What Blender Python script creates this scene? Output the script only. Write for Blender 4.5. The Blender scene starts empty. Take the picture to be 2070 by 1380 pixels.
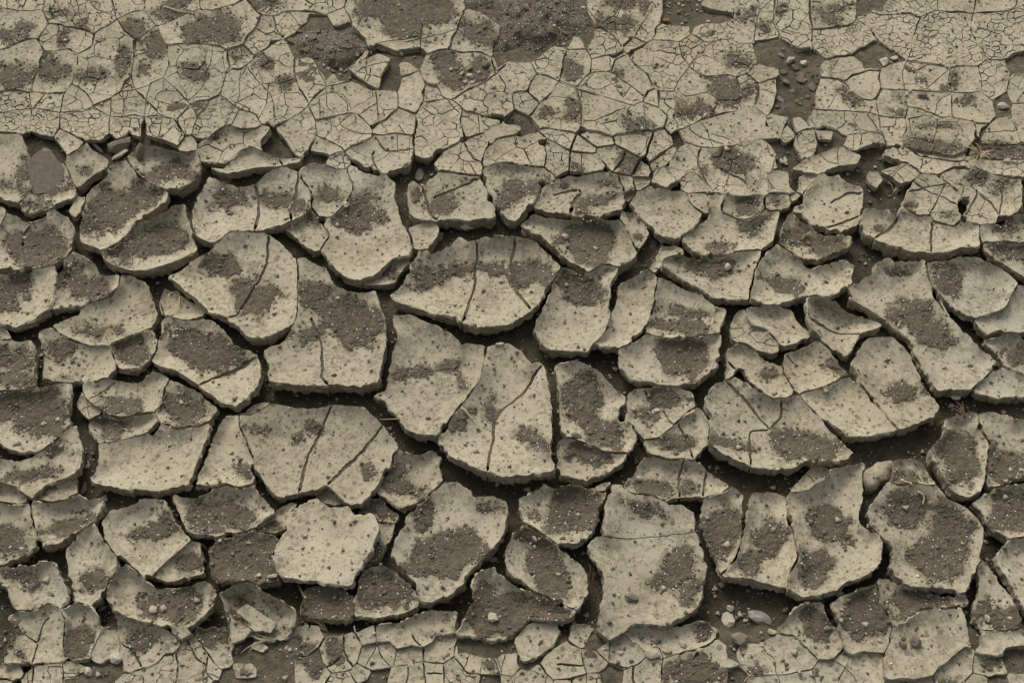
import bpy, math, random
import numpy as np
from mathutils import Vector, Matrix
from mathutils.geometry import delaunay_2d_cdt
SC = bpy.context.scene
random.seed(7); RNG = np.random.default_rng(7)
# ---------------------------------------------------------------- camera
W0, H0 = 2070.0, 1380.0
CAM_Z, PITCH, LENS, SENSOR = 1.75, math.radians(53), 42.0, 36.0
cd = bpy.data.cameras.new('camera'); cam = bpy.data.objects.new('camera', cd)
SC.collection.objects.link(cam)
cam.location = (0, 0, CAM_Z); cam.rotation_euler = (math.pi/2 - PITCH, 0, 0)
cd.lens = LENS; cd.sensor_width = SENSOR; cd.clip_start = 0.01; cd.clip_end = 300
SC.camera = cam
# ---------------------------------------------------------------- overcast daylight: soft sky, broad sun from beyond the top of the frame
SUN_EL, SUN_AZ = math.radians(44), math.radians(-20)      # azimuth from +Y, clockwise positive
world = bpy.data.worlds.new('World'); SC.world = world; world.use_nodes = True
nt = world.node_tree; bg = nt.nodes['Background']
sky = nt.nodes.new('ShaderNodeTexSky'); sky.sky_type = 'NISHITA'; sky.sun_disc = False
sky.sun_elevation = SUN_EL; sky.sun_rotation = SUN_AZ; sky.dust_density = 6.0; sky.air_density = 1.0; sky.ozone_density = 0.5
hsv = nt.nodes.new('ShaderNodeHueSaturation'); hsv.inputs['Saturation'].default_value = 0.35
nt.links.new(sky.outputs[0], hsv.inputs['Color']); nt.links.new(hsv.outputs[0], bg.inputs[0])
bg.inputs[1].default_value = 0.135
sd = bpy.data.lights.new('sun', 'SUN'); sun = bpy.data.objects.new('sun', sd); SC.collection.objects.link(sun)
sd.energy = 1.2; sd.angle = math.radians(24); sd.color = (1.0, 0.95, 0.86)
sdir = Vector((math.sin(SUN_AZ)*math.cos(SUN_EL), math.cos(SUN_AZ)*math.cos(SUN_EL), math.sin(SUN_EL)))
sun.rotation_euler = (-sdir).to_track_quat('-Z', 'Y').to_euler(); sun.location = (0, 3, 4)
SC.view_settings.view_transform = 'Standard'; SC.view_settings.look = 'None'
SC.view_settings.exposure = -0.03; SC.view_settings.gamma = 1.0

# ---------------------------------------------------------------- a photo point and a height give a place in the world
FPX = LENS/SENSOR*W0
CP, SP = math.cos(PITCH), math.sin(PITCH)
def world_at(px, z):
    px = np.asarray(px, float); z = np.asarray(z, float)
    u = (px[:, 0]-W0/2)/FPX; v = -(px[:, 1]-H0/2)/FPX
    dy = CP + v*SP; dz = -SP + v*CP
    t = (z-CAM_Z)/dz
    return np.stack([u*t, dy*t, np.broadcast_to(z, t.shape)], 1)
def ray_dir(x, y):
    u = (x-W0/2)/FPX; v = -(y-H0/2)/FPX
    return Vector((u, CP+v*SP, -SP+v*CP)).normalized()
GROUND_Z = -0.013

# ---------------------------------------------------------------- noise
def vnoise(p, s, seed=0):
    q = np.asarray(p, float)*s + seed*17.31
    i = np.floor(q).astype(np.int64); f = q-i; f = f*f*(3-2*f)
    def hsh(a, b):
        n = (a*374761393 + b*668265263 + seed*2147483) & 0xffffffff
        n = ((n ^ (n >> 13))*1274126177) & 0xffffffff
        return ((n ^ (n >> 16)) & 0xffff)/32767.5-1
    a, b = i[:, 0], i[:, 1]
    return ((hsh(a, b)*(1-f[:, 0])+hsh(a+1, b)*f[:, 0])*(1-f[:, 1]) + (hsh(a, b+1)*(1-f[:, 0])+hsh(a+1, b+1)*f[:, 0])*f[:, 1])
def parse(s):
    cur = CROPS['F']; out = []
    for tk in s.split():
        if len(tk) == 1 and tk.isalpha(): cur = CROPS[tk]
        else:
            x, y = tk.split(','); out.append((cur[0]+float(x)/cur[2], cur[1]+float(y)/cur[2]))
    return np.array(out)
def densify(pts, step, closed):
    out = []; n = len(pts)
    for k in range(n if closed else n-1):
        a, b = pts[k], pts[(k+1) % n]; L = np.hypot(*(b-a)); m = max(1, int(round(L/step)))
        for q in range(m): out.append(a+(b-a)*q/m)
    if not closed: out.append(pts[-1])
    return np.array(out)
def smooth_poly(p, it, closed):
    for _ in range(it):
        if closed: p = 0.5*p+0.25*(np.roll(p, 1, 0)+np.roll(p, -1, 0))
        else:
            q = p.copy(); q[1:-1] = 0.5*p[1:-1]+0.25*(p[:-2]+p[2:]); p = q
    return p
def seg_dist(P_, A, B):
    """distance of each point to the nearest of the segments A-B, and the nearest point"""
    best = np.full(len(P_), 1e9); near = np.zeros((len(P_), 2))
    ch = max(1, int(4e6/max(1, len(A))))
    d = B-A; L2 = (d**2).sum(1)+1e-9
    for s in range(0, len(P_), ch):
        p = P_[s:s+ch]
        t = np.clip(((p[:, None]-A[None])*d[None]).sum(2)/L2[None], 0, 1)
        q = A[None]+t[..., None]*d[None]
        dd = ((p[:, None]-q)**2).sum(2); k = dd.argmin(1)
        best[s:s+ch] = np.sqrt(dd[np.arange(len(p)), k]); near[s:s+ch] = q[np.arange(len(p)), k]
    return best, near
def inside(P_, poly):
    x, y = P_[:, 0], P_[:, 1]; r = np.zeros(len(P_), bool); n = len(poly)
    for k in range(n):
        x1, y1 = poly[k]; x2, y2 = poly[(k+1) % n]
        if y1 == y2: continue
        c = ((y1 > y) != (y2 > y)) & (x < (x2-x1)*(y-y1)/(y2-y1)+x1); r ^= c
    return r

# ---------------------------------------------------------------- materials (all procedural, in world metres)
def newmat(name):
    m = bpy.data.materials.new(name); m.use_nodes = True; t = m.node_tree
    for n in list(t.nodes):
        if n.type not in ('BSDF_PRINCIPLED', 'OUTPUT_MATERIAL'): t.nodes.remove(n)
    b = t.nodes['Principled BSDF']; b.inputs['Roughness'].default_value = 0.95
    b.inputs['Specular IOR Level'].default_value = 0.12
    return m, t, b
class NB:
    def __init__(s, t):
        s.t = t; g = t.nodes.new('ShaderNodeNewGeometry'); s.pos = g.outputs['Position']
    def n(s, ty): return s.t.nodes.new(ty)
    def l(s, a, b): s.t.links.new(a, b)
    def noise(s, scale, detail=4, rough=0.6, dist=0.0, vec=None):
        n = s.n('ShaderNodeTexNoise'); n.inputs['Scale'].default_value = scale; n.inputs['Detail'].default_value = detail
        n.inputs['Roughness'].default_value = rough; n.inputs['Distortion'].default_value = dist
        s.l(vec or s.pos, n.inputs['Vector']); return n.outputs['Fac']
    def vor(s, scale, feat='F1', rand=1.0, out='Distance', vec=None):
        n = s.n('ShaderNodeTexVoronoi'); n.feature = feat; n.inputs['Scale'].default_value = scale
        n.inputs['Randomness'].default_value = rand; s.l(vec or s.pos, n.inputs['Vector']); return n.outputs[out]
    def attr(s, name):
        n = s.n('ShaderNodeAttribute'); n.attribute_name = name; return n.outputs['Fac']
    def m(s, op, a, b=None, c=None, clamp=False):
        n = s.n('ShaderNodeMath'); n.operation = op; n.use_clamp = clamp
        for k, v in enumerate((a, b, c)):
            if v is None: continue
            if isinstance(v, (int, float)): n.inputs[k].default_value = v
            else: s.l(v, n.inputs[k])
        return n.outputs[0]
    def ramp(s, fac, lo, hi, smooth=True):
        n = s.n('ShaderNodeMapRange'); n.interpolation_type = 'SMOOTHSTEP' if smooth else 'LINEAR'
        s.l(fac, n.inputs[0]); n.inputs[1].default_value = lo; n.inputs[2].default_value = hi; return n.outputs[0]
    def mix(s, fac, a, b):
        n = s.n('ShaderNodeMix'); n.data_type = 'RGBA'
        if isinstance(fac, (int, float)): n.inputs[0].default_value = fac
        else: s.l(fac, n.inputs[0])
        for k, v in ((6, a), (7, b)):
            if isinstance(v, tuple): n.inputs[k].default_value = (*v, 1)
            else: s.l(v, n.inputs[k])
        return n.outputs[2]
    def bump(s, h, strength, dist, prev=None):
        n = s.n('ShaderNodeBump'); n.inputs['Strength'].default_value = strength; n.inputs['Distance'].default_value = dist
        s.l(h, n.inputs['Height'])
        if prev is not None: s.l(prev, n.inputs['Normal'])
        return n.outputs['Normal']
PALE = (0.452, 0.405, 0.292); PALE2 = (0.366, 0.326, 0.229); SOIL = (0.182, 0.156, 0.109); SOIL2 = (0.118, 0.100, 0.069); SIDE = (0.36, 0.315, 0.225)
def soil_color(B):
    c = B.mix(B.ramp(B.noise(90, 5, 0.7), 0.35, 0.7), SOIL2, SOIL)
    c = B.mix(B.m('MULTIPLY', B.ramp(B.noise(18, 3), 0.5, 0.75), 0.35), c, (0.19, 0.158, 0.115))
    sp = B.ramp(B.vor(420), 0.20, 0.10)
    pick = B.m('GREATER_THAN', B.noise(310, 1), 0.60)
    return B.mix(B.m('MULTIPLY', B.m('MULTIPLY', sp, pick), 0.75), c, (0.42, 0.40, 0.35))
def make_plate_mat():
    m, t, b = newmat('dried_mud'); B = NB(t)
    soil = B.attr('soil'); side = B.attr('side'); tone = B.attr('tone')
    pale = B.mix(B.ramp(B.noise(14, 5, 0.65, 0.4), 0.3, 0.7), PALE2, PALE)
    pale = B.mix(B.m('MULTIPLY', B.ramp(B.noise(120, 4, 0.7), 0.45, 0.75), 0.30), pale, (0.29, 0.25, 0.175))
    pale = B.mix(B.m('MULTIPLY', B.ramp(B.noise(4.5, 3, 0.5), 0.35, 0.7), 0.25), pale, (0.50, 0.452, 0.345))
    hue = B.noise(2.6, 2, 0.5)
    pale = B.mix(B.m('MULTIPLY', B.ramp(hue, 0.52, 0.72), 0.40), pale, (0.47, 0.395, 0.262))
    pale = B.mix(B.m('MULTIPLY', B.ramp(hue, 0.48, 0.28), 0.40), pale, (0.385, 0.370, 0.298))
    # crumbs of dark soil stuck to the pale skin, denser near the soil patches
    dens = B.m('ADD', B.m('MULTIPLY', soil, 0.32), B.m('MULTIPLY', B.ramp(B.noise(9, 3, 0.6), 0.35, 0.75), 0.10))
    v1 = B.vor(75); n1 = B.noise(260, 3, 0.7)
    c1 = B.m('SUBTRACT', B.m('ADD', B.vor(75, out='Color'), 0.0), 0.0)
    r1 = B.m('SUBTRACT', B.m('MULTIPLY', c1, 0.60), 0.09)
    f1 = B.m('SUBTRACT', B.m('ADD', B.m('MULTIPLY', B.m('SUBTRACT', r1, 0.10), 0.9), dens), B.m('ADD', v1, B.m('MULTIPLY', n1, 0.25)))
    spots = B.ramp(f1, -0.10, -0.03)
    v2 = B.vor(210); f2 = B.m('SUBTRACT', B.m('ADD', B.m('MULTIPLY', B.vor(210, out='Color'), 0.38), B.m('MULTIPLY', dens, 0.6)), B.m('ADD', v2, B.m('MULTIPLY', n1, 0.2)))
    spots2 = B.ramp(f2, -0.06, 0.02)
    v3 = B.vor(88); clump = B.ramp(B.noise(24, 3, 0.6), 0.36, 0.66)
    f3 = B.m('SUBTRACT', B.m('ADD', B.m('MULTIPLY', B.vor(88, out='Color'), 0.50), B.m('ADD', B.m('MULTIPLY', dens, 0.5), B.m('MULTIPLY', clump, 0.16))), B.m('ADD', v3, B.m('MULTIPLY', n1, 0.34)))
    spots2 = B.m('MAXIMUM', spots2, B.m('MULTIPLY', B.ramp(f3, 0.0, 0.09), 0.9))
    # ragged soil patch
    ed = B.m('ADD', soil, B.m('MULTIPLY', B.m('SUBTRACT', B.noise(48, 6, 0.72, 0.3), 0.5), 1.1))
    stn = B.m('SUBTRACT', B.m('ADD', B.noise(110, 6, 0.78, 0.5), B.m('MULTIPLY', B.noise(16, 3, 0.6), 0.42)), B.m('MULTIPLY', soil, -0.20))
    stain = B.ramp(stn, 0.675, 0.82)
    ed = B.m('ADD', ed, B.m('MULTIPLY', B.m('SUBTRACT', B.noise(170, 4, 0.8), 0.5), 0.35))
    patch = B.ramp(ed, 0.50, 0.56)
    halo = B.m('MULTIPLY', B.ramp(ed, 0.10, 0.52), 0.50)
    col = B.mix(halo, pale, (0.255, 0.224, 0.150))
    col = B.mix(B.m('MULTIPLY', stain, 0.70), col, (0.205, 0.178, 0.120))
    col = B.mix(B.m('MULTIPLY', spots, 0.80), col, (0.165, 0.143, 0.095))
    col = B.mix(B.m('MULTIPLY', spots2, 0.75), col, (0.15, 0.13, 0.086))
    col = B.mix(B.m('MULTIPLY', patch, 0.93), col, soil_color(B))
    # broken edges show the darker, banded inside of the clay
    sx = B.n('ShaderNodeMapping'); sx.inputs['Scale'].default_value = (0.25, 0.25, 3.2); B.l(B.pos, sx.inputs['Vector'])
    band = B.noise(170, 4, 0.7, 0.4, vec=sx.outputs[0])
    sc = B.mix(B.ramp(band, 0.35, 0.68), (0.235, 0.204, 0.145), (0.46, 0.408, 0.295))
    sc = B.mix(B.ramp(B.noise(60, 4, 0.7), 0.35, 0.7), sc, SIDE)
    sdm = B.ramp(B.m('ADD', side, B.m('MULTIPLY', B.m('SUBTRACT', B.noise(190, 3, 0.7), 0.5), 0.5)), 0.35, 0.65)
    col = B.mix(B.m('MULTIPLY', sdm, 0.95), col, sc)
    tn = B.n('ShaderNodeMix'); tn.data_type = 'RGBA'; tn.blend_type = 'MULTIPLY'; tn.inputs[0].default_value = 1
    B.l(col, tn.inputs[6]); cc = B.n('ShaderNodeCombineColor')
    for k in range(3): B.l(tone, cc.inputs[k])
    B.l(cc.outputs[0], tn.inputs[7]); B.l(tn.outputs[2], b.inputs['Base Color'])
    # relief
    h = B.m('ADD', B.m('MULTIPLY', B.noise(45, 6, 0.65), 1.0), B.m('MULTIPLY', B.noise(300, 5, 0.75), 0.35))
    n_ = B.bump(h, 0.55, 0.0022)
    n_ = B.bump(B.m('ADD', B.m('ADD', spots, B.m('MULTIPLY', spots2, 0.6)), B.m('MULTIPLY', patch, B.m('ADD', 0.8, B.m('MULTIPLY', B.noise(230, 4, 0.8), 2.6)))), 0.7, 0.0013, n_)
    # faint hairline scratches and crazing on the skin
    hv = B.n('ShaderNodeMapping'); B.l(B.pos, hv.inputs['Vector']); hv.inputs['Rotation'].default_value = (0.3, 0.2, 0.9)
    hair = B.ramp(B.vor(26, 'DISTANCE_TO_EDGE', vec=hv.outputs[0]), 0.012, 0.0)
    hair = B.m('MULTIPLY', hair, B.ramp(B.noise(7, 2), 0.5, 0.62))
    n_ = B.bump(hair, -0.5, 0.0016, n_)
    bb = B.n('ShaderNodeBump'); bb.inputs['Distance'].default_value = 0.004; B.l(band, bb.inputs['Height'])
    B.l(B.m('MULTIPLY', sdm, 0.9), bb.inputs['Strength']); B.l(n_, bb.inputs['Normal']); n_ = bb.outputs['Normal']
    B.l(n_, b.inputs['Normal'])
    return m
def make_soil_mat(name='loose_soil', wet=1.0):
    m, t, b = newmat(name); B = NB(t)
    c = soil_color(B)
    c = B.mix(1-wet, (0, 0, 0), c) if wet < 1 else c
    B.l(c, b.inputs['Base Color'])
    h = B.m('ADD', B.noise(60, 7, 0.75), B.m('MULTIPLY', B.noise(350, 4, 0.8), 0.5))
    B.l(B.bump(h, 0.9, 0.006), b.inputs['Normal'])
    return m
def make_plain(name, c1, c2, scale=120, rough=0.9, bump=0.002):
    m, t, b = newmat(name); B = NB(t)
    B.l(B.mix(B.ramp(B.noise(scale, 4, 0.7), 0.3, 0.7), c1, c2), b.inputs['Base Color'])
    B.l(B.bump(B.noise(scale*2, 5, 0.7), 0.6, bump), b.inputs['Normal']); b.inputs['Roughness'].default_value = rough
    return m
M_PLATE = make_plate_mat(); M_SOIL = make_soil_mat()
def make_ground():
    m, t, b = newmat('damp_ground'); B = NB(t)
    c = B.mix(B.ramp(B.noise(50, 6, 0.7), 0.3, 0.7), (0.076, 0.066, 0.044), (0.132, 0.115, 0.078))
    c = B.mix(B.m('MULTIPLY', B.attr('dry'), 0.85), c, B.mix(B.ramp(B.noise(70, 5, 0.7), 0.3, 0.7), (0.115, 0.099, 0.066), (0.245, 0.214, 0.148)))
    sp = B.m('MULTIPLY', B.ramp(B.vor(380), 0.22, 0.12), B.m('GREATER_THAN', B.noise(290, 1), 0.61))
    B.l(B.mix(B.m('MULTIPLY', sp, 0.7), c, (0.33, 0.31, 0.27)), b.inputs['Base Color'])
    h = B.m('ADD', B.noise(40, 7, 0.75), B.m('MULTIPLY', B.noise(300, 4, 0.8), 0.5))
    B.l(B.bump(h, 1.0, 0.010), b.inputs['Normal']); return m
M_GROUND = make_ground()
M_CRUMB = make_plain('soil_crumb', (0.115, 0.100, 0.066), (0.20, 0.175, 0.118), 300)
M_CLOD = make_plain('clod', (0.15, 0.127, 0.095), (0.23, 0.198, 0.15), 150)
M_CLAY = make_plain('clay_chip', (0.33, 0.287, 0.205), (0.44, 0.388, 0.285), 90)
M_WHITE = make_plain('pale_stone', (0.36, 0.325, 0.25), (0.60, 0.55, 0.44), 60, 0.7)
M_TAN = make_plain('tan_stone', (0.33, 0.29, 0.22), (0.47, 0.42, 0.33), 80, 0.8)
M_BLUE = make_plain('grey_stone', (0.20, 0.185, 0.16), (0.38, 0.345, 0.30), 60, 0.8)
M_GRIT = make_plain('grit', (0.74, 0.72, 0.66), (0.92, 0.90, 0.86), 500, 0.6)
M_STRAW = make_plain('straw', (0.42, 0.33, 0.18), (0.56, 0.46, 0.28), 200, 0.8, 0.0005)
M_DARKST = make_plain('dark_straw', (0.14, 0.10, 0.06), (0.24, 0.18, 0.11), 200, 0.8, 0.0005)
M_LEAF = make_plain('dead_leaf', (0.20, 0.09, 0.04), (0.30, 0.14, 0.06), 200, 0.8, 0.0005)
# ---------------------------------------------------------------- outlines of the mud plates, read off the photograph
# a letter opens a crop frame (origin, scale); the points after it are in that frame
CROPS = dict(a=(0,0,3.942), b=(500,0,3.942), c=(1000,0,3.942), d=(1500,0,3.632),
             e=(0,300,3.942), f=(500,300,3.942), g=(1000,300,3.942), h=(1500,300,3.632),
             i=(0,600,3.942), j=(500,600,3.942), k=(1000,600,3.942), l=(1550,600,3.942),
             m=(0,830,3.942), n=(500,830,3.942), o=(1000,830,3.942), p=(1550,830,3.942),
             q=(0,1030,3.942), r=(500,1030,3.942), s=(1000,1030,3.942), t=(1550,1030,3.942), F=(0,0,1.0))
PL = []
def P(pts, c=8, h=0, th=14, f=0, cut=(), soil=(), name='mud_plate', lab=None, sf=0.0, tilt=(0,0), rim=None, r=1.0, mark=None):
    PL.append(dict(pts=pts, c=c, h=h, th=th, f=f, cut=cut, soil=soil, name=name, lab=lab, sf=sf, tilt=tilt, rim=rim, r=r, mark=mark))
# ---- upper left
P("a -160,-80 60,-80 55,70 0,65 -160,60", c=3)
P("a 65,-80 360,-80 350,60 320,85 120,80 65,62", c=3, f=40)
P("a -160,98 60,88 310,97 340,150 300,280 250,285 130,335 60,365 -160,425", c=8, soil=["a 60,260,90,60,0","a 190,210,60,25,0"])
P("a -160,445 60,395 170,342 240,327 285,340 300,470 310,530 250,640 230,690 -160,692", c=8, soil=["a 110,590,150,90,10"], lab="soil-stained plate at the left edge, just below the long dark curved crack near the top")
P("a 325,400 430,415 460,405 560,430 600,540 550,660 520,728 270,700 290,600 330,500", c=6, soil=["a 400,560,110,50,20","a 380,400,50,40,0"])
P("a -160,775 110,738 225,738 190,860 70,885 -160,872", c=3, f=18)
P("a 238,742 350,748 355,780 290,852 207,838", c=5, name='mud_chip')
P("a 368,742 515,747 490,810 450,885 302,858 357,800", c=3, f=22)
P("a 532,690 560,682 640,724 700,784 730,862 725,880 482,885 527,750", c=3, f=45)
P("a -160,890 40,912 62,888 250,872 240,1000 230,1050 160,1062 50,1040 -160,1062", c=4, f=15)
P("a 265,872 380,892 470,902 478,990 455,1010 420,1088 330,1070 237,1040 248,900", c=4, f=17)
P("a 484,902 738,892 848,962 858,1050 808,1118 640,1100 560,1060 472,1018", c=5, f=19)
P("a 385,130 470,132 540,192 700,202 770,215 800,200 885,195 898,90 860,20 860,-80 365,-80 360,70", c=4, f=32, cut=["a 590,-80 630,60 640,150 700,215","a 710,0 760,70 870,110"], soil=["a 700,240,90,50,0","a 450,100,90,40,0"])
P("a 932,140 1000,118 1145,66 1190,180 1210,205 1190,250 1130,280 1060,275 960,220", c=7, soil=["a 1060,210,120,50,15"])
P("a 905,-80 1148,-80 1140,60 1000,115 945,128 920,60", c=3, f=40)
P("a 342,285 420,222 560,232 700,282 730,350 650,408 592,398 578,352 470,398 380,400 347,345", c=6, f=40, soil=["a 500,330,30,60,20"])
P("a 815,242 900,217 950,222 1040,302 1048,330 1036,598 958,604 945,665 915,750 870,768 742,798 684,718 572,648 602,570 650,500 642,440 722,390 792,312", c=7, f=60, soil=["a 760,585,90,45,-10","a 980,460,60,110,10"])
P("a 965,665 1036,612 1045,700 1085,730 925,748", c=3, f=25)
P("a 1062,312 1128,312 1155,400 1100,438 1057,420", c=3, soil=["a 1130,330,30,60,0"])
P("a 1165,203 1248,212 1298,340 1335,450 1345,520 1290,602 1210,640 1085,690 1066,640 1066,475 1190,440 1210,340 1142,300", c=6, soil=["a 1230,370,90,90,30","a 1130,530,40,40,0"])
P("a 1160,-80 1480,-80 1600,42 1480,72 1440,118 1272,196 1212,182 1172,60", c=6, soil=["a 1350,60,120,70,0","a 1400,-20,120,60,0"])
P("a 1625,-80 1900,-80 1870,32 1645,85 1614,42", c=5)
P("a 1284,214 1450,135 1650,100 1850,46 1940,30 b 30,60 100,120 35,220 0,270 a 1985,255 1905,335 1850,357 1780,358 1540,342 1310,328", c=10, th=15, soil=["a 1690,230,300,90,-8"], lab="wide soil-filled dish plate near the top left, under a thin pale straw", mark="the wide straw-topped soil dish")
P("a 1325,352 1690,364 1790,375 1805,500 1775,580 1780,650 1650,755 1502,806 1305,620 1352,520 1342,440", c=5, f=55, cut=["a 1695,364 1690,480 1650,560 1620,680 1502,806"], soil=["a 1550,560,80,60,30"])
P("a 1832,375 1945,402 2030,405 1990,488 1945,535 1805,578 1822,500", c=4, soil=["a 1880,460,60,50,0"], f=30)
P("b 40,235 150,272 230,302 305,322 330,372 250,350 150,368 60,455 0,478 a 2000,470 2045,400 1890,368 1985,272 b 10,262", c=4, f=22)
P("b 130,128 195,152 226,230 285,288 170,280 92,240 55,228", c=3, f=28)
# ---- upper middle
P("b 20,-80 605,-80 635,40 560,78 420,73 240,92 130,108 62,75", c=4, f=60, soil=["b 150,10,200,60,0"])
P("b 622,-80 800,-80 762,40 690,88 645,88 655,40", c=3, f=35)
P("b 212,132 320,98 480,103 635,130 600,148 480,168 396,230 356,288 232,202", c=4, f=40)
P("b 645,132 690,104 768,58 798,100 828,185 692,212 652,165", c=4, soil=["b 740,200,60,25,0"])
P("b 360,325 500,240 600,215 830,285 900,320 985,335 975,390 870,450 800,520 760,560 640,530 560,470 430,450 390,400", name='soil_mound', c=-9, th=10, sf=1.0, r=2, lab="dark lumpy soil mound left of the small triangular cracked slab", mark="the dark soil mound")
P("b 785,52 850,-80 1740,-80 1695,100 1645,240 1595,355 1490,398 1450,416 1400,388 1365,368 1280,383 1190,408 1040,348 940,308 872,230 822,150 805,80", c=12, th=15, cut=["b 1392,180 1385,378","b 1385,310 1480,290 1640,240","b 1060,340 1180,330 1300,300 1380,290"], soil=["b 1250,60,400,150,0","b 1150,210,230,50,10"], lab="broad soil-covered plate at the top edge with a pale scalloped front lip", mark="the broad top-edge soil plate")
P("b 1745,95 1700,200 1662,280 1614,368 1640,393 1780,402 1905,416 1955,360 2010,272 2000,200 1850,90", c=9, soil=["b 1850,250,140,110,0"])
P("c -290,90 -290,-80 690,-80 690,80 765,190 795,275 620,295 540,345 410,400 370,430 270,420 200,405 0,412 -30,360 20,270 -60,140", name='soil_mound', c=-12, th=8, sf=1.0, r=2.5, lab="largest dark rough soil bank, at the top edge right of the broad soil-covered plate", mark="the rough soil bank")
P("b 1385,530 1450,442 1530,412 1640,432 1850,432 1945,452 1945,560 1985,590 1860,658 1700,718 1630,765 1582,738 1492,640 1425,598", c=9, soil=["b 1600,500,130,70,10","b 1850,560,90,80,0","b 1650,640,60,40,0"], lab="plate holding a heap of loose chips, below the broad soil-covered plate", mark="the chip-heaped plate")
P("b 805,545 865,505 1040,424 1145,470 1105,520 1080,570 1060,610 1048,690 1030,703 955,658 870,600", c=4, h=7, th=13, cut=["b 850,605 900,540 1110,500","b 960,455 950,530","b 980,535 980,600 950,655","b 980,600 1065,625"], lab="small triangular raised slab broken by four cracks, beside a soil hollow", mark="the small triangular slab")
P("b 852,508 955,400 1000,425 870,505", c=2, name='mud_chip')
P("a 1795,600 1950,548 2010,500 b 60,472 180,376 325,388 352,450 366,590 396,690 472,800 474,858 350,936 212,996 150,950 0,842 a 1900,802 1808,782", c=5, f=45, cut=["a 1950,550 1900,650 1900,720 1890,800","b 0,540 80,640 160,720 210,820 215,990"], soil=["b 140,510,50,50,0","b 290,690,80,70,30"])
P("b 384,472 518,468 548,540 616,680 482,796 416,690 380,590", c=3, f=45)
P("b 566,555 700,590 818,640 645,688 598,600", c=2)
P("b 494,812 622,712 800,655 860,662 1000,722 1190,722 1176,850 1096,945 975,992 890,905 800,895 552,944 524,880", c=5, f=70, cut=["b 660,700 810,830 810,895","b 570,760 585,850 575,935","b 630,780 640,870 700,915","b 1020,760 1040,900"], lab="pale gently dished plate hugging the foot of the small triangular raised slab")
P("b 1212,502 1262,492 1358,517 1376,562 1250,600 1222,608", c=2)
P("b 1228,622 1378,578 1398,640 1388,710 1348,868 1280,878 1212,846 1212,720", c=4, lab="tall narrow pale plate right of the soil hollow beside the small triangular slab")
P("b 1402,655 1500,692 1566,760 1526,808 1374,812 1404,710", c=2, f=26)
P("b 1206,872 1338,920 1328,1058 1240,1046 1150,1042 992,1076 990,1012 1105,962 1184,886", c=4, cut=["b 1080,980 1120,1060","b 1200,980 1240,1060"])
P("b 554,962 700,934 860,903 965,998 970,1088 860,1126 780,1184 640,1106 562,1056 548,1000", c=5, f=50, cut=["b 735,930 740,990 800,1040 900,1070 980,1060","b 660,940 670,1030 620,1090"])
P("b 548,1094 580,1096 772,1190 740,1212 640,1222 506,1202 532,1130", c=5)
P("b 234,1022 362,944 488,866 516,900 534,1080 508,1130 488,1180 420,1246 362,1188 276,1072", c=6, f=45, th=16)
P("a 1602,925 1702,824 1800,808 1925,872 1890,900 1800,988 1640,1096 1534,1078 1560,985", c=4, f=30)
P("a 1945,884 2045,934 b 100,982 150,994 0,1026 a 1900,1016 1815,988", c=3)
P("a 1642,1112 1802,1004 1900,1032 2050,1034 b 110,1000 180,1014 102,1120 122,1218 60,1198 0,1155 a 2000,1174 1915,1204 1880,1258 1780,1298 1602,1288 1592,1155", c=9, th=16, f=60, soil=["a 1700,1080,60,40,0"], lab="pale plate with a thick curved front lip, left of the long pale crescent")
P("e 1672,152 1780,166 1880,72 1912,22 1990,-18 f 20,-30 140,30 252,78 450,92 400,108 280,122 130,145 0,172 e 1950,178 1800,192 1740,182", c=9, th=19, cut=["f 250,70 262,110 290,150"], lab="long pale crescent slab with a thick dark front face, above the open black gap", mark="the long pale crescent slab")
P("a 752,802 850,784 878,860 830,906 764,868", c=3, name='mud_chip')
P("a 892,762 1088,738 1106,830 1106,898 972,926 892,908 884,820", c=4, cut=["a 975,760 985,840 990,930"], f=50)
P("a 872,954 1000,932 1108,912 1126,1010 1116,1088 1052,1068 1030,1030 1000,1078 922,1106 884,1050", c=5, f=30, soil=["a 960,970,50,20,0"])
P("a 1084,702 1198,654 1208,700 1172,788 1114,796 1098,740", c=2)
P("a 1224,652 1288,624 1400,702 1492,820 1450,898 1408,966 1332,918 1242,808 1186,788", c=4, f=50)
P("a 1134,814 1202,814 1262,866 1336,932 1162,930 1136,856", c=2, f=30)
P("a 1168,944 1336,950 1408,1000 1462,1072 1416,1156 1290,1106 1164,1076", c=6, f=30, th=16)
P("a 1490,1104 1540,1102 1568,1188 1480,1196 1424,1186 1444,1148", c=5, name='mud_chip')
P("a 1514,836 1554,940 1526,1058 1484,1072 1424,980 1464,900", c=3, f=30)
P("a 1524,822 1650,775 1775,696 1786,780 1700,816 1584,926", c=3, f=35)
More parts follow.
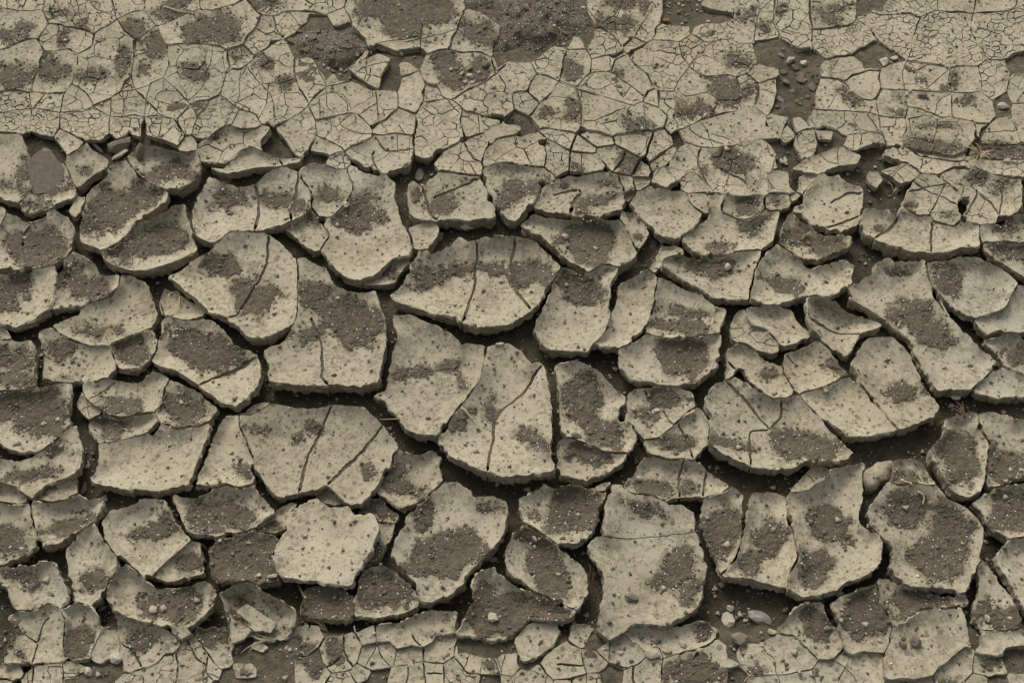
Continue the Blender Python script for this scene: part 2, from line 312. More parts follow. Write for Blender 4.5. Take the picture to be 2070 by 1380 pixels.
# ---- left column below
P("a -160,1078 150,1068 188,1110 208,1200 e 238,100 234,280 202,378 130,432 0,388 -160,350", c=10, th=16, soil=["e 190,180,60,80,20","e 80,310,110,45,15"], lab="smooth pale plate at the left edge beside the dark slab lying in its hollow")
P("e 152,462 236,334 262,250 330,170 400,128 450,100 484,134 518,134 596,310 596,358 540,406 440,436 350,486 240,522 172,498", c=9, th=16, soil=["e 440,330,130,50,-15","e 310,450,70,30,0"])
P("a 434,1092 472,1034 560,1066 636,1112 664,1132 618,1186 530,1228 472,1140", c=5, name='mud_plate')
P("a 534,1246 640,1186 690,1144 e 750,14 856,95 836,150 740,228 622,306 592,288 524,122", c=7, th=20, soil=["e 660,180,50,40,0"], lab="pale block-like plate with a thick front face, right of the dark slab")
P("e 1014,72 1062,24 1130,-8 1240,-28 1370,22 1460,62 1556,32 1586,80 1586,180 1540,258 1430,326 1316,308 1220,288 1104,206", c=14, th=19, soil=["e 1290,220,200,70,-12"], lab="curled bowl plate below the short crescent sliver, soil lying along its front")
P("e 690,372 752,302 860,224 874,154 998,94 1058,164 1106,232 1218,302 1296,332 1344,362 1326,420 1208,488 1088,570 998,690 880,776 800,810 644,750 638,620 664,540", c=13, th=19, soil=["e 900,480,260,150,-28","e 1140,390,140,80,-20"], lab="large tilted plate heaped with dark soil, left of the open black gap", mark="the tilted soil-heaped plate")
P("e 562,470 612,392 678,386 680,420 624,510 602,556 545,502", c=3, th=18, name='mud_chip')
P("e 804,822 960,764 1084,645 1106,592 1262,542 1360,474 1400,452 1466,458 1498,560 1526,700 1574,800 1450,876 1290,936 1150,966 1032,960 904,926 824,880", c=14, th=20, soil=["e 1250,740,300,105,-10"], lab="bowl plate with soil across its middle and a broad pale front lip, upper left")
P("e -160,458 30,466 48,510 4,606 -160,700", c=4)
P("e 62,506 120,530 236,618 252,602 370,560 384,506 430,492 546,560 586,650 576,760 536,846 440,916 300,946 0,966 -160,960 -160,715 12,612", c=12, th=16, cut=["e 238,618 200,690 190,790"], soil=["e 270,800,250,130,-5","e 380,660,60,30,-30"], lab="soil-filled bowl plate against the left edge a third of the way down")
P("e 232,572 360,537 378,556 290,588 242,600", c=1, h=4, th=9, name='mud_chip')
P("e -160,1000 220,994 432,936 446,1050 426,1200 368,1296 270,1356 i 130,236 0,194 -160,170", c=11, th=17, soil=["e 60,1200,140,90,20","e 190,1130,100,60,60"], lab="spotted bowl plate at the left edge with a rounded front, below the soil-filled bowl")
P("e 522,872 600,828 690,868 758,932 790,1002 850,1012 948,1006 936,1100 850,1188 740,1212 560,1262 396,1286 434,1190 458,1022 512,962", c=10, th=16, soil=["e 650,1110,230,70,8","e 600,1000,90,70,30"])
P("i 414,222 600,144 740,44 e 880,1190 950,1100 970,1010 1060,1022 1140,1058 1196,1140 1226,1250 i 1262,130 1222,238 1050,298 850,376 720,382 590,342 484,288", c=12, th=16, soil=["i 740,280,150,45,5","i 960,275,60,40,0"], lab="wide plate with a high pale right shoulder, second row from the left edge")
P("i 309,290 348,248 408,238 478,304 598,358 720,398 858,394 916,510 924,598 850,626 730,666 600,680 470,674 346,646 349,400", c=8, th=15, soil=["i 520,440,110,80,30","i 530,642,60,20,0"])
P("i 884,384 1020,322 1218,260 1236,350 1216,450 1166,528 1100,566 955,586 922,500", c=9, th=20, soil=["i 1040,430,150,95,0"])
P("i -160,348 250,352 276,420 276,560 280,688 180,726 0,740 -160,738", c=9, th=16, soil=["i 110,490,150,110,0","i 80,650,170,60,0"])
P("i -160,190 0,234 60,274 90,328 0,336 -160,330", c=5)
P("i -160,764 200,750 300,724 460,694 566,688 571,770 538,910 543,1020 508,1098 430,1146 300,1214 170,1238 50,1196 0,1162 -160,1095", c=11, th=15, h=3, soil=["i 320,930,220,170,10","i 50,850,100,100,0"], lab="soil-covered plate at the left edge ending in a crescent lip, about two thirds down", mark="the crescent-lipped left-edge plate")
P("m -160,355 130,400 250,380 430,270 520,150 600,114 646,262 660,400 636,466 540,516 380,566 262,672 228,684 120,596 0,560 -160,550", c=10, th=16, soil=["m 270,510,200,50,-8","m 500,310,70,60,0"])
P("m -160,600 0,594 130,614 226,700 150,734 0,706 -160,690", c=7)
P("m 276,690 400,614 560,534 616,524 614,638 528,696 400,720 292,702", c=6, soil=["m 400,600,50,20,-30"])
P("m -160,724 0,738 150,760 216,744 236,850 284,1000 294,1088 180,1164 0,1224 -160,1232", c=9, th=15, soil=["m 100,1030,150,105,0"])
P("m 260,716 420,738 530,714 640,664 700,714 780,694 824,722 796,790 756,858 736,886 620,956 450,1056 342,1086 298,950 266,850", c=11, th=18, soil=["m 450,940,170,45,-18"])
P("i 612,868 650,758 714,842 798,882 796,922 710,972 652,922", c=4, th=15, cut=["i 640,912 715,862 800,860","i 700,865 712,975"], name='mud_chip')
P("i 672,700 692,652 760,692 820,664 908,658 930,684 1130,684 1180,624 1220,588 1345,650 1306,720 1284,850 1216,910 1100,928 960,956 870,928 714,828 664,750", c=9, th=14, cut=["i 915,690 860,740 720,810"], soil=["i 1000,870,150,55,5"])
P("i 1365,656 1550,734 1700,854 1744,890 1696,956 1600,1014 1430,1040 1304,988 1236,930 1292,872 1318,732", c=9, th=14, soil=["i 1450,910,200,100,10"])
P("i 714,1002 860,944 960,974 1100,944 1200,924 1250,960 1216,1040 1100,1096 970,1126 850,1160 776,1146 706,1042", c=8, th=13, h=4, soil=["i 890,1070,90,80,20","i 780,990,60,50,0"])
P("m 786,274 960,244 1100,206 1226,196 1292,118 1420,156 1560,136 1664,108 1654,200 1594,350 1534,520 1484,596 1280,630 1050,626 860,606 744,576 710,540 764,480 790,370", c=9, th=18, lab="broad clean pale plate with scattered specks, left of two wedge plates, lower left", mark="the broad clean lower-left plate")
P("m 1756,102 1840,28 1880,42 1896,130 1974,280 2018,400 1984,460 2030,540 1990,576 1900,596 1790,566 1650,596 1556,586 1606,450 1696,250", c=8, th=16, soil=["m 1890,460,70,45,20"], lab="tall wedge-shaped pale plate between the broad clean plate and the three-part cracked plate")
P("i 1295,186 1332,148 1490,196 1690,180 1800,296 1920,406 2046,476 j 54,444 94,520 104,640 56,736 0,796 i 1950,826 1860,864 1772,846 1650,756 1500,648 1380,576 1234,528 1214,500 1274,420 1294,300", c=13, th=19, cut=["i 1545,712 1830,600 1990,510"], soil=["i 1590,400,300,150,18"], lab="big egg-shaped plate with a dark soil patch over its upper half, left of centre", mark="the egg-shaped plate")
P("e 1312,1114 1420,1164 1530,1224 1644,1300 1580,1346 1482,1366 i 1400,168 1322,148 e 1306,1320 1280,1200", c=6, th=13)
P("j -80,925 -20,915 60,852 176,832 168,858 90,916 0,942", c=2, h=3, th=10, name='mud_chip', lab="thin pale sliver lying in the dark gap right of the egg-shaped plate")
# ---- centre
P("e 1534,480 1562,400 1622,304 1672,230 1760,262 1880,302 1960,302 2030,268 f 60,275 140,205 280,156 398,184 418,244 486,312 508,400 486,498 428,541 300,594 170,634 40,644 e 1980,646 1840,666 1720,724 1642,748 1576,700 1542,600", c=12, th=17, cut=["f 60,265 90,400 90,520 50,660","f 410,235 390,400 340,500 350,570"], soil=["e 1830,430,150,80,10","f 230,400,150,40,0","f 420,450,50,40,30"], lab="three-piece bowl plate in front of the long pale crescent slab, soil across it")
P("f 436,162 520,114 620,132 690,156 776,162 798,222 844,272 826,350 776,428 698,506 622,545 562,526 526,450 516,350 436,232", c=9, th=15, soil=["f 640,365,100,55,0"], lab="shield-shaped plate with one small round soil patch, above the centre left")
P("f 814,135 870,164 920,194 1100,234 1184,282 1166,380 1204,500 1234,600 1284,690 1304,780 1284,845 1150,874 1080,944 1000,1004 882,1050 764,1014 684,926 596,820 656,722 666,680 626,606 626,584 704,534 802,434 854,302 826,222", c=13, th=18, soil=["f 870,520,160,115,-10","f 910,410,100,40,0"], lab="long tongue-shaped pale plate with a square dark soil patch, left of the black gap", mark="the long tongue-shaped plate")
P("f 1286,862 1284,900 1196,1026 1174,1074 1060,1090 914,1080 904,1066 1044,1010 1164,892", c=4, th=16, soil=["f 1130,990,50,40,0"], lab="narrow pale strip along the front tip of the long tongue-shaped plate")
P("f 276,640 350,592 440,545 498,494 538,524 566,580 614,642 642,690 594,760 546,826 470,786 384,700", c=7, th=16, soil=["f 530,560,60,40,20"])
P("f 696,152 778,158 818,112 806,62 720,24 680,62 626,114", c=3, f=18)
P("b 786,1214 860,1174 1000,1116 1160,1076 1294,1094 1304,1200 1302,1308 1190,1350 1100,1360 1010,1336 1016,1290 940,1334 890,1286 836,1250", c=8, th=18, f=70, cut=["b 1030,1105 1080,1190 1130,1215 1312,1190","b 1020,1200 990,1250 1015,1310"])
P("b 1374,920 1404,834 1600,824 1666,872 1686,960 1722,1088 1600,1166 1510,1186 1460,1256 1400,1266 1346,1236 1350,1050", c=5, th=15, f=34)
P("b 1694,884 1840,934 2014,958 2004,1028 1860,1046 1744,1084 1706,1000", c=3, cut=["b 1840,925 1852,1055"], f=50)
P("b 1484,1292 1600,1194 1830,1086 2006,1044 1900,1140 1868,1250 1864,1330 f 1856,206 1780,206 1650,186 1530,166 1484,134", c=3, f=50, cut=["b 1720,1140 1790,1260 1880,1300"])
P("f 1274,342 1312,264 1398,322 1440,264 1532,194 1650,200 1848,226 1874,290 1914,410 1982,520 1974,548 1850,570 1720,570 1500,566 1350,560 1290,518", c=6, th=22, cut=["f 1862,228 1640,330 1470,400","f 1400,320 1420,400 1450,520 1520,575"], soil=["f 1540,470,110,50,-10","f 1350,370,30,50,0"], lab="pale slab with a thick overhanging front face above the widest black gap", mark="the thick pale slab")
P("f 1285,636 1380,604 1478,586 1524,622 1514,700 1474,768 1428,796 1334,796 1314,700", c=4, th=22, tilt=(0,-0.1), name='mud_block', lab="loose pale four-sided block wedged in the black gap under the thick slab")
P("f 1386,812 1430,824 1500,824 1622,774 1690,706 1750,738 1830,714 2050,694 g 0,694 170,704 330,744 420,834 514,930 474,1030 414,1110 364,1208 296,1274 k 240,144 130,204 0,234 j 1980,240 1800,234 1690,186 1660,166 1450,124 1250,56 1174,28 f 1136,1170 1236,1100 1274,1000 1344,880", c=17, th=19, cut=["f 1828,700 1830,950 1800,1150 1730,1340 j 1700,200","g 165,695 135,900 170,1130 310,1290"], soil=["f 1410,1050,170,100,-10","g 250,1000,170,60,10","f 1720,960,110,40,-10","g 20,970,70,60,0"], lab="wide round three-piece bowl plate at the centre, split by two long lengthwise cracks", mark="the three-piece bowl at the centre")
P("c 724,-80 1350,-80 1330,120 1250,266 1180,326 1100,290 1020,326 842,208 784,188 744,90", c=6, th=13, f=90, cut=["c 830,215 880,180 1000,60","c 1260,50 1120,280"], soil=["c 970,200,130,75,-10","c 980,10,110,80,0","c 1190,40,60,60,0"])
P("c 794,274 834,226 950,294 1044,380 1000,398 880,436 796,456 776,400 784,332", c=4, f=32)
P("c 622,292 688,302 688,350 632,358", c=1, h=4, th=10, name='mud_chip')
P("c 1026,334 1108,294 1176,342 1194,350 1100,396 1070,386", c=2, f=30)
P("c 1284,240 1304,214 1400,204 1554,214 1546,258 1450,304 1330,314 1236,304", c=5, f=50)
P("c 1116,414 1230,346 1350,334 1466,326 1484,400 1494,470 1522,520 1466,614 1370,692 1294,664 1246,566 1154,494 1096,456", c=4, f=36)
P("c 1484,336 1600,276 1750,266 1794,330 1740,360 1620,436 1540,504 1486,440", c=3, f=22)
P("c 1644,40 1724,-80 1900,-80 1950,0 1860,86 1790,86", c=4)
P("c 1584,224 1700,186 1850,196 1945,180 2100,210 2100,296 2000,324 1800,296 1650,324 1586,280", c=3, f=24)
P("c 1866,94 1990,44 2080,24 2100,190 1950,172 1876,156", c=3, f=40, soil=["c 2050,130,60,60,0"])
P("c 1354,744 1438,716 1436,900 1454,1016 1402,1066 1366,990 1350,880", c=3, f=40)
P("c 1464,654 1560,584 1680,626 1880,606 1920,694 2045,790 2045,868 1850,886 1640,944 1472,1032 1436,950 1454,722", c=4, f=70, soil=["c 1820,700,170,100,20","c 1600,870,160,80,-10"], mark="the grass-tufted plate", lab="flat plate darkened by soil that carries the pale dry grass tuft")
P("c 1546,572 1604,456 1750,376 1850,306 2045,374 2100,490 1880,574 1700,604 1640,574", c=3, f=26, soil=["c 1900,500,90,50,0"])
P("c 1476,1054 1650,962 1850,904 2050,884 d 90,826 c 2300,1060 2050,1104 1900,1146 1740,1166 1620,1156 1506,1098", c=5, cut=["c 1540,1010 1600,1080 1700,1110","c 1640,970 1700,1040 1745,1170","c 1720,1060 1850,1100 1940,1150"], f=0)
P("c 786,474 1000,424 1026,478 920,516 886,556 744,596 774,540", c=3, f=50)
P("c 566,414 690,424 748,470 756,530 698,596 648,636 566,616 546,560", c=3, soil=["c 620,550,80,50,0"])
P("c 372,444 450,384 538,354 536,500 520,606 430,596 352,556 294,492", c=5, th=14, h=3, f=28, lab="bright triangular flat plate at the lower edge of the dark soil bank", mark="the bright triangular plate")
P("c 904,562 1040,494 1108,530 1186,602 1254,664 1190,752 1112,706 1062,656 1002,606", c=4, soil=["c 1000,600,30,40,0"])
P("c 626,708 742,616 888,576 1058,672 1168,744 1186,848 1080,826 940,786 700,706", c=3, f=55)
P("c 692,732 930,794 1080,842 1190,864 1306,864 1324,960 1332,1016 1190,1014 960,1052 930,1074 810,1034 690,1010 704,900", c=5, f=60, cut=["c 1190,860 1200,960 1220,1020","c 1080,840 1040,900 1090,980 1190,1015"], soil=["c 1100,990,90,40,10"])
P("c 1204,770 1260,696 1306,780 1296,846 1208,846", c=2)
P("c 684,1064 800,1054 926,1090 944,1146 814,1154", c=2)
P("c 946,1094 1130,1064 1264,1044 1214,1160 1206,1226 1160,1244 1062,1184 984,1146", c=4, f=60)
P("c 1284,1042 1350,1034 1414,1110 1424,1146 1330,1204 1234,1280 1216,1256 1236,1162", c=3, f=20)
P("c 464,734 600,704 684,830 684,1008 648,1044 420,1004 286,964 384,870 434,784", c=4, f=60, soil=["c 420,880,60,40,0","c 620,900,60,60,0"])
P("c 384,604 496,644 478,690 428,756 350,824 314,780 324,622", c=3)
P("c 134,744 308,794 344,840 248,914 166,856", c=2, f=40)
P("b 1664,790 1762,724 1900,664 2000,606 c 22,606 132,494 278,494 334,590 198,688 132,740 146,856 90,912 0,902 b 1960,902 1840,892 1726,824", c=4, f=38)
P("b 1966,464 c 0,474 96,482 20,584 b 1966,576 1956,500", c=3)
P("c 504,644 600,642 648,672 600,694 476,724", c=2)
P("c -60,996 40,986 206,1002 214,1038 60,1084 -60,1106", c=3)
P("c 354,1044 460,1044 634,1068 598,1182 414,1088", c=3, f=30)
P("b 1902,1206 c 50,1110 340,1056 404,1098 344,1130 406,1222 396,1322 220,1304 50,1284 -60,1316 -96,1310", c=4, f=60)
P("c 424,1112 584,1212 574,1346 g 580,176 490,214 404,148 420,60 c 420,1220", c=4, f=20)
P("c 662,1084 794,1180 794,1216 606,1198", c=2)
P("c 614,1218 796,1230 880,1326 860,1344 g 740,184 606,184", c=4, cut=["c 690,1220 690,1300 720,1400"], soil=["g 690,165,70,20,0","c 640,1310,30,15,0"])
P("c 820,1192 950,1174 1058,1224 1156,1274 1214,1320 g 1234,224 1100,210 944,176 886,120", c=5, cut=["c 1040,1210 1020,1280 980,1330","g 1160,110 1100,190"], soil=["c 1070,1300,90,60,20"], lab="leaf-shaped plate with one dark soil smudge, above the centre right")
P("c 1244,1302 1436,1166 1454,1184 1414,1260 1368,1314 1254,1362", c=3, f=26)
P("c 1392,1322 1464,1204 1506,1156 1650,1188 1900,1176 2100,1136 h 210,130 g 2160,300 2000,332 1844,348 1750,340 1680,256 1570,172 1484,232 1456,250 1362,304 1266,266 1276,162 1344,150", c=5, f=70, cut=["c 1640,1180 1610,1300 g 1630,160 1680,250","g 1800,160 1980,250 2050,320"], soil=["g 1920,100,130,90,10","g 1660,180,40,30,0","g 1340,30,60,30,0"])
P("g 1484,242 1568,184 1676,264 1744,342 1550,344 1494,318", c=3, f=30)
P("f 1890,170 2000,122 g 80,124 230,144 386,162 464,222 450,250 366,262 350,284 364,312 346,368 266,466 186,554 112,574 64,526 4,430 f 1956,380 1906,270", c=9, th=19, soil=["g 220,330,180,75,-28"], lab="pointed pale plate with a long soil streak, jutting down over the black gap", mark="the pointed jutting plate")
P("g 372,264 448,258 456,288 400,298", c=1, h=5, th=9, name='mud_chip')
P("g 474,272 580,216 690,222 880,186 960,204 1086,226 1104,330 1036,350 1030,428 996,484 820,534 590,520 424,514 306,472 354,380 404,314", c=8, th=16, cut=["g 600,535 630,400 690,370 660,320","g 460,370 660,330","g 1000,225 1010,290 1040,340"], soil=["g 800,440,120,60,-5","g 900,390,120,25,-12","g 890,290,60,30,0","g 560,300,40,20,0"], lab="broad flat plate with soil smears right of the pointed plate, above the soil-filled bowl")
P("g 1048,352 1106,338 1116,368 1060,434 1038,400", c=2)
P("g 1114,234 1234,240 1236,268 1152,334 1124,316", c=2, f=30)
P("g 1086,430 1154,346 1240,306 1330,326 1516,354 1554,450 1650,540 1614,590 1496,684 1430,714 1334,704 1216,588 1146,500", c=9, th=17, lab="clean rounded pale plate dotted with small crumbs, right of centre", mark="the clean rounded plate")
P("g 1534,364 1686,360 1694,516 1600,464 1556,408", c=2)
P("g 1706,374 1836,374 1806,430 1806,520 1900,572 2030,574 h 122,486 160,464 276,464 246,560 236,670 150,734 0,741 g 1860,834 1680,844 1574,814 1496,708 1700,580 1722,480", c=9, th=15, soil=["g 1780,780,60,40,0","g 2030,620,60,50,0","h 140,530,70,30,-40"])
P("g 1856,374 2046,374 h 148,336 152,438 118,476 40,514 g 1950,554 1816,496 1820,430", c=6, th=16, soil=["g 1990,460,90,50,0","h 90,400,60,40,0"])
P("h 184,344 336,344 356,390 346,436 202,450 174,400", c=3, soil=["h 250,390,50,40,0"])
P("h 350,342 416,342 424,360 372,396", c=1, name='mud_chip')
P("g 218,620 302,516 400,550 700,576 980,566 1036,622 1106,782 1146,832 1098,896 1000,934 900,906 868,916 780,956 738,964 602,904 484,806 386,716 264,646", c=14, th=19, soil=["g 730,740,200,160,10"], lab="bowl plate filled with dark soil and one pale pebble, right above the centre", mark="the pebbled soil-filled bowl")
P("g 1014,504 1110,526 1196,612 1230,680 1152,802 1116,776 1056,628 1006,562", c=7, th=15, soil=["g 1150,700,30,20,0"])
P("g 1240,956 1310,826 1320,782 1440,768 1516,822 1500,846 1344,866 1290,976", c=5, th=16, name='mud_block', lab="crooked pale fragment standing in the dark gap right of the soil-filled bowl")
P("g 544,944 620,964 700,1014 780,994 860,932 982,962 924,1080 904,1250 896,1340 k 906,170 876,270 826,350 764,384 738,434 640,434 474,424 386,376 316,260 346,180 416,50 g 456,1100 506,1000", c=15, th=18, soil=["g 660,1110,190,85,18"], lab="cupped plate with a diagonal soil band, between the three-piece bowl and the narrow plate")
P("g 1194,966 1276,1022 1284,1060 1264,1200 1224,1340 k 1204,200 1146,288 1058,366 970,406 900,396 778,376 886,290 944,150 g 966,1250 986,1104 1104,1024", c=13, th=16, soil=["g 1190,1110,15,10,0"], lab="narrow upright pale plate with a raised back edge, right of the cupped plate")
P("g 1314,1026 1480,1106 1640,1166 1750,1256 1830,1274 1854,1290 k 1850,120 1816,200 1796,281 1600,314 1400,320 1196,283 1246,200 1286,30 g 1296,1120", c=10, th=15, soil=["k 1520,115,190,28,0","k 1450,240,170,55,10"])
P("k 1204,304 1300,334 1500,339 1804,296 1796,400 1754,558 1656,634 1588,694 1400,696 1150,664 1066,636 1006,560 990,432", c=12, th=18, soil=["k 1500,480,180,150,20"], lab="deep bowl plate with a ragged soil patch, below the striped soil plate right of centre")
P("g 1344,884 1440,844 1540,884 1700,876 1860,864 1920,836 h 126,746 136,766 88,860 58,1000 36,1104 g 2000,1196 1890,1196 1740,1184 1660,1114 1504,1056 1404,976 1344,930", c=11, th=18, soil=["g 1700,940,180,50,8"])
P("h 256,702 420,820 480,888 600,862 768,814 824,862 814,950 716,1056 600,1084 460,1086 340,1124 180,1134 66,1104 86,980 136,850 206,734", c=14, th=18, soil=["h 320,1000,150,55,12"])
P("h 354,474 470,564 600,644 700,654 796,644 796,720 660,786 540,820 430,796 266,690 304,560", c=10, th=16, soil=["h 500,690,180,55,12"], lab="crescent plate with a tuft of dry grass in its soil hollow, right of centre")
P("h 466,312 554,214 720,186 758,234 884,302 884,400 866,500 856,568 740,596 640,596 504,536 378,450 386,422 444,402", c=9, th=17, cut=["h 875,487 740,545 600,590","h 870,325 760,340 640,400"], lab="large rounded clean plate standing left of the soil-floored gully at the upper right", mark="the plate beside the soil gully")
P("h 414,204 520,194 548,212 476,300 430,336 412,310", c=3)
P("h 366,150 500,64 700,-16 760,4 874,54 836,116 720,126 560,174 484,166", c=6, th=17, cut=["h 700,-20 715,140","h 590,50 630,100 710,120"])
P("h 894,444 1080,444 1130,500 1164,416 1260,494 1310,506 1376,494 1398,544 1550,584 1612,536 1680,559 1734,564 1734,716 1600,734 1440,764 1280,754 1100,714 990,674 884,616 874,560", c=9, th=22, cut=["h 1000,640 1100,580 1145,500 1135,440","h 1395,560 1385,660 1395,750"], soil=["h 1010,590,25,15,0"], lab="long pale plate with a tall pitted front face over the dark pit, upper right", mark="the plate over the dark pit")
P("h 912,212 934,164 1000,164 1036,232 990,296 942,268", c=3)
P("h 1014,170 1100,134 1210,114 1304,182 1276,220 1160,256 1100,206", c=3, f=40, cut=["h 1210,115 1120,170"])
P("h 1186,402 1214,316 1292,206 1400,196 1516,276 1594,334 1574,420 1604,500 1556,564 1404,524 1386,476 1290,486", c=5, f=90, cut=["h 1270,250 1400,330 1500,370 1575,405","h 1490,280 1430,380 1385,480","h 1170,330 1300,300 1500,265"], soil=["h 1530,490,50,30,0","h 1240,410,40,15,0"])
P("h 1466,202 1554,156 1700,154 1830,206 1960,226 2054,234 2054,420 1990,478 1880,496 1860,546 1700,546 1626,490 1676,400 1626,330", c=6, th=15, f=70, cut=["h 1720,290 1720,350 1640,480","h 1730,330 1850,420 1890,510","h 1900,300 1920,370 1880,490"], soil=["h 1700,230,80,50,0","h 1890,265,60,35,0"])
P("h 1034,46 1200,94 1340,172 1420,184 1540,132 1700,114 1830,172 2070,208 2300,214 2300,80 1900,86 1640,84 1600,104 1500,94 1300,58 1200,4 1050,4", c=3, f=38)
P("d 1654,1170 1700,1082 2070,1064 2300,1060 h 2300,76 1900,82 1650,70", c=3, sf=0.62)
P("h 1756,564 1900,564 2000,496 2300,440 2300,676 2060,684 1800,676 1756,656", c=8, th=16, soil=["h 2000,590,150,70,0"])
P("h 1784,704 1900,696 2060,706 2300,760 2300,1000 2060,934 1950,874 1804,756", c=8, th=17, soil=["h 2030,760,120,60,10"])
P("h 781,1032 950,924 994,836 1060,816 1200,836 1336,816 1356,950 1414,1100 1524,1240 l 1356,-10 1444,140 1554,270 1674,390 1832,510 1756,616 1614,744 1500,740 1364,746 1286,620 1206,480 1156,370 1066,280 936,180 806,100 656,0 h 836,1126", c=13, th=18, soil=["l 1180,180,170,110,15","l 1330,310,220,90,15","h 1150,900,80,20,0"], lab="longest slanting plate with a raised back edge and central soil patch, right side", mark="the long slanting plate")
P("h 1362,836 1500,826 1600,796 1736,796 1796,836 1946,904 2024,982 1976,1086 1926,1174 1780,1224 1656,1234 1556,1174 1456,1056 1386,950", c=12, th=17, soil=["h 1490,970,110,80,30","h 1500,900,80,30,0"], lab="shell-shaped bowl plate speckled with crumbs, right of the long slanting plate")
P("h 2040,1002 2300,1080 l 2300,285 1980,264 1850,264 1746,304 1650,192 1704,166 1854,116 1926,64 1950,-16", c=7, th=16)
P("l 1726,352 1850,306 1980,296 2060,354 2300,350 2300,716 2060,612 1904,554 1846,470", c=9, th=16, soil=["l 1990,470,110,110,20"])
P("l 1636,745 1704,684 1784,606 1872,556 2056,642 2300,724 2300,796 1900,804 1750,784", c=4, th=19)
P("l 314,20 380,-28 450,2 540,34 620,102 720,152 868,192 922,225 850,256 748,286 696,366 664,436 628,474 552,424 436,328 356,240 326,130", c=17, th=15, rim=(1.5,0.2,1.2,0.5), cut=["l 390,200 500,270 600,295 750,290"], lab="curled plate with a high turned-up back rim, left of the long slanting plate")
P("k 2014,84 l -36,84 80,80 196,100 234,180 340,300 256,354 142,394 94,346 4,256 k 2030,190 2006,120", c=9, th=16)
P("k 1894,328 1876,240 1904,154 1962,100 1990,104 2004,176 2044,244 l -2,275 74,360 98,436 20,452 k 2040,384 1934,346", c=5, th=16, f=36)
P("k 1854,420 1980,376 2050,424 l 0,514 114,552 144,640 202,748 156,802 60,802 0,784 -96,698 k 1954,574 1846,650 1856,520", c=8, th=13, cut=["k 1900,560 2000,660 l 0,800"], soil=["l 30,600,60,40,0"])
P("l 146,444 290,406 384,346 466,402 556,522 640,598 500,684 380,734 254,754 206,698 146,590", c=8, th=14, cut=["l 150,450 260,570"], soil=["l 510,545,90,55,15"], lab="squarish plate with a dark smudge at its right, between two long cracks, right side")
P("l 304,378 368,314 386,338 312,376", c=1, name='mud_chip')
P("l 274,772 480,716 660,628 794,780 874,880 952,980 1040,1058 900,1086 800,1116 654,1106 506,1000 378,890", c=8, th=20, lab="plain pale oblong plate leading down to a thick front face, right side")
P("l 676,540 726,444 806,326 870,324 1000,320 1094,392 1152,480 1180,560 1220,660 1284,764 1372,862 1334,956 1200,1014 1052,1052 936,900 876,830 756,680", c=9, th=20, soil=["l 1130,760,150,70,-20"], lab="rounded plate with gritty soil low on its right, above the wide dark gap", mark="the rounded gritty-edged plate")
P("k 1668,850 1676,792 1744,714 1840,671 1955,650 2060,735 l 50,808 160,806 244,788 464,1030 594,1150 704,1240 636,1284 500,1314 350,1286 200,1364 60,1364 k 2050,1364 1900,1284 1780,1234 1706,1166 1726,1050 1722,930", c=12, th=20, cut=["k 1840,665 1940,760 2050,890 l 20,1060","l 116,820 110,960 0,1070 k 2040,1060 2035,1380"], soil=["l 280,1170,250,120,5","k 1900,1170,120,30,10"], lab="wide plate split into several pieces with a gritty soil pool at its right front", mark="the plate with gritty soil pool")
P("k 1066,762 1200,726 1400,716 1556,741 1594,780 1584,876 1506,924 1424,1014 1300,1114 1184,1124 1126,1046 1058,980 1066,880", c=8, th=16, cut=["k 1195,725 1225,800","k 1340,900 1370,970 1440,1020"], soil=["k 1380,830,170,90,-10","k 1220,920,110,50,10"])
P("k 1304,1134 1434,1034 1524,946 1616,876 1664,930 1702,1020 1692,1168 1642,1228 1584,1284 1500,1274 1350,1264 1214,1224 1188,1150", c=9, th=16, cut=["k 1480,1050 1530,1150 1560,1240"], soil=["k 1450,1180,110,55,10"])
P("k 484,544 560,515 660,510 760,555 858,604 916,702 1024,782 1034,840 994,890 984,988 1094,1024 1132,1130 1094,1214 1046,1234 870,1216 700,1136 530,1084 526,900 506,700", c=11, th=17, soil=["k 710,770,140,170,10","k 850,1060,150,130,20"], lab="tall plate with a long dark soil trail down its middle, right of the double-piece giant", mark="the soil-trailed tall plate")
P("k 506,1136 600,1126 750,1196 900,1250 1051,1254 o 1044,370 1014,426 886,494 740,552 622,534 516,514 501,400", c=8, th=18, soil=["k 700,1240,190,80,10"])
P("j 1914,386 2050,366 k 0,375 100,370 196,424 294,534 340,506 396,562 424,700 454,900 457,1100 o 444,320 472,466 400,484 230,514 60,524 0,510 n 2000,514 1800,444 1606,364 1520,236 j 1524,1124 1606,1032 1756,802 1876,600", c=15, th=21, cut=["k 350,580 250,740 60,900 0,980 j 1960,1080 1915,1345"], soil=["j 1680,970,80,60,-40","j 1945,960,35,90,0","k 330,1150,110,45,30"], lab="largest pale plate below the centre with a thick front face and one curved crack", mark="the largest pale plate")
P("j 1156,144 1300,135 1420,195 1640,296 1700,384 1800,366 1894,386 1872,560 1832,698 1734,816 1644,894 1554,1014 1494,1102 1350,1084 1254,1054 1186,950 1086,826 1000,790 1106,730 1136,560 1156,430 1196,330", c=14, th=20, soil=["j 1330,610,170,40,-8","j 1580,550,110,45,-10","j 1700,690,60,60,0"], lab="large plate left of the crack down the double giant, streaked with soil across its middle")
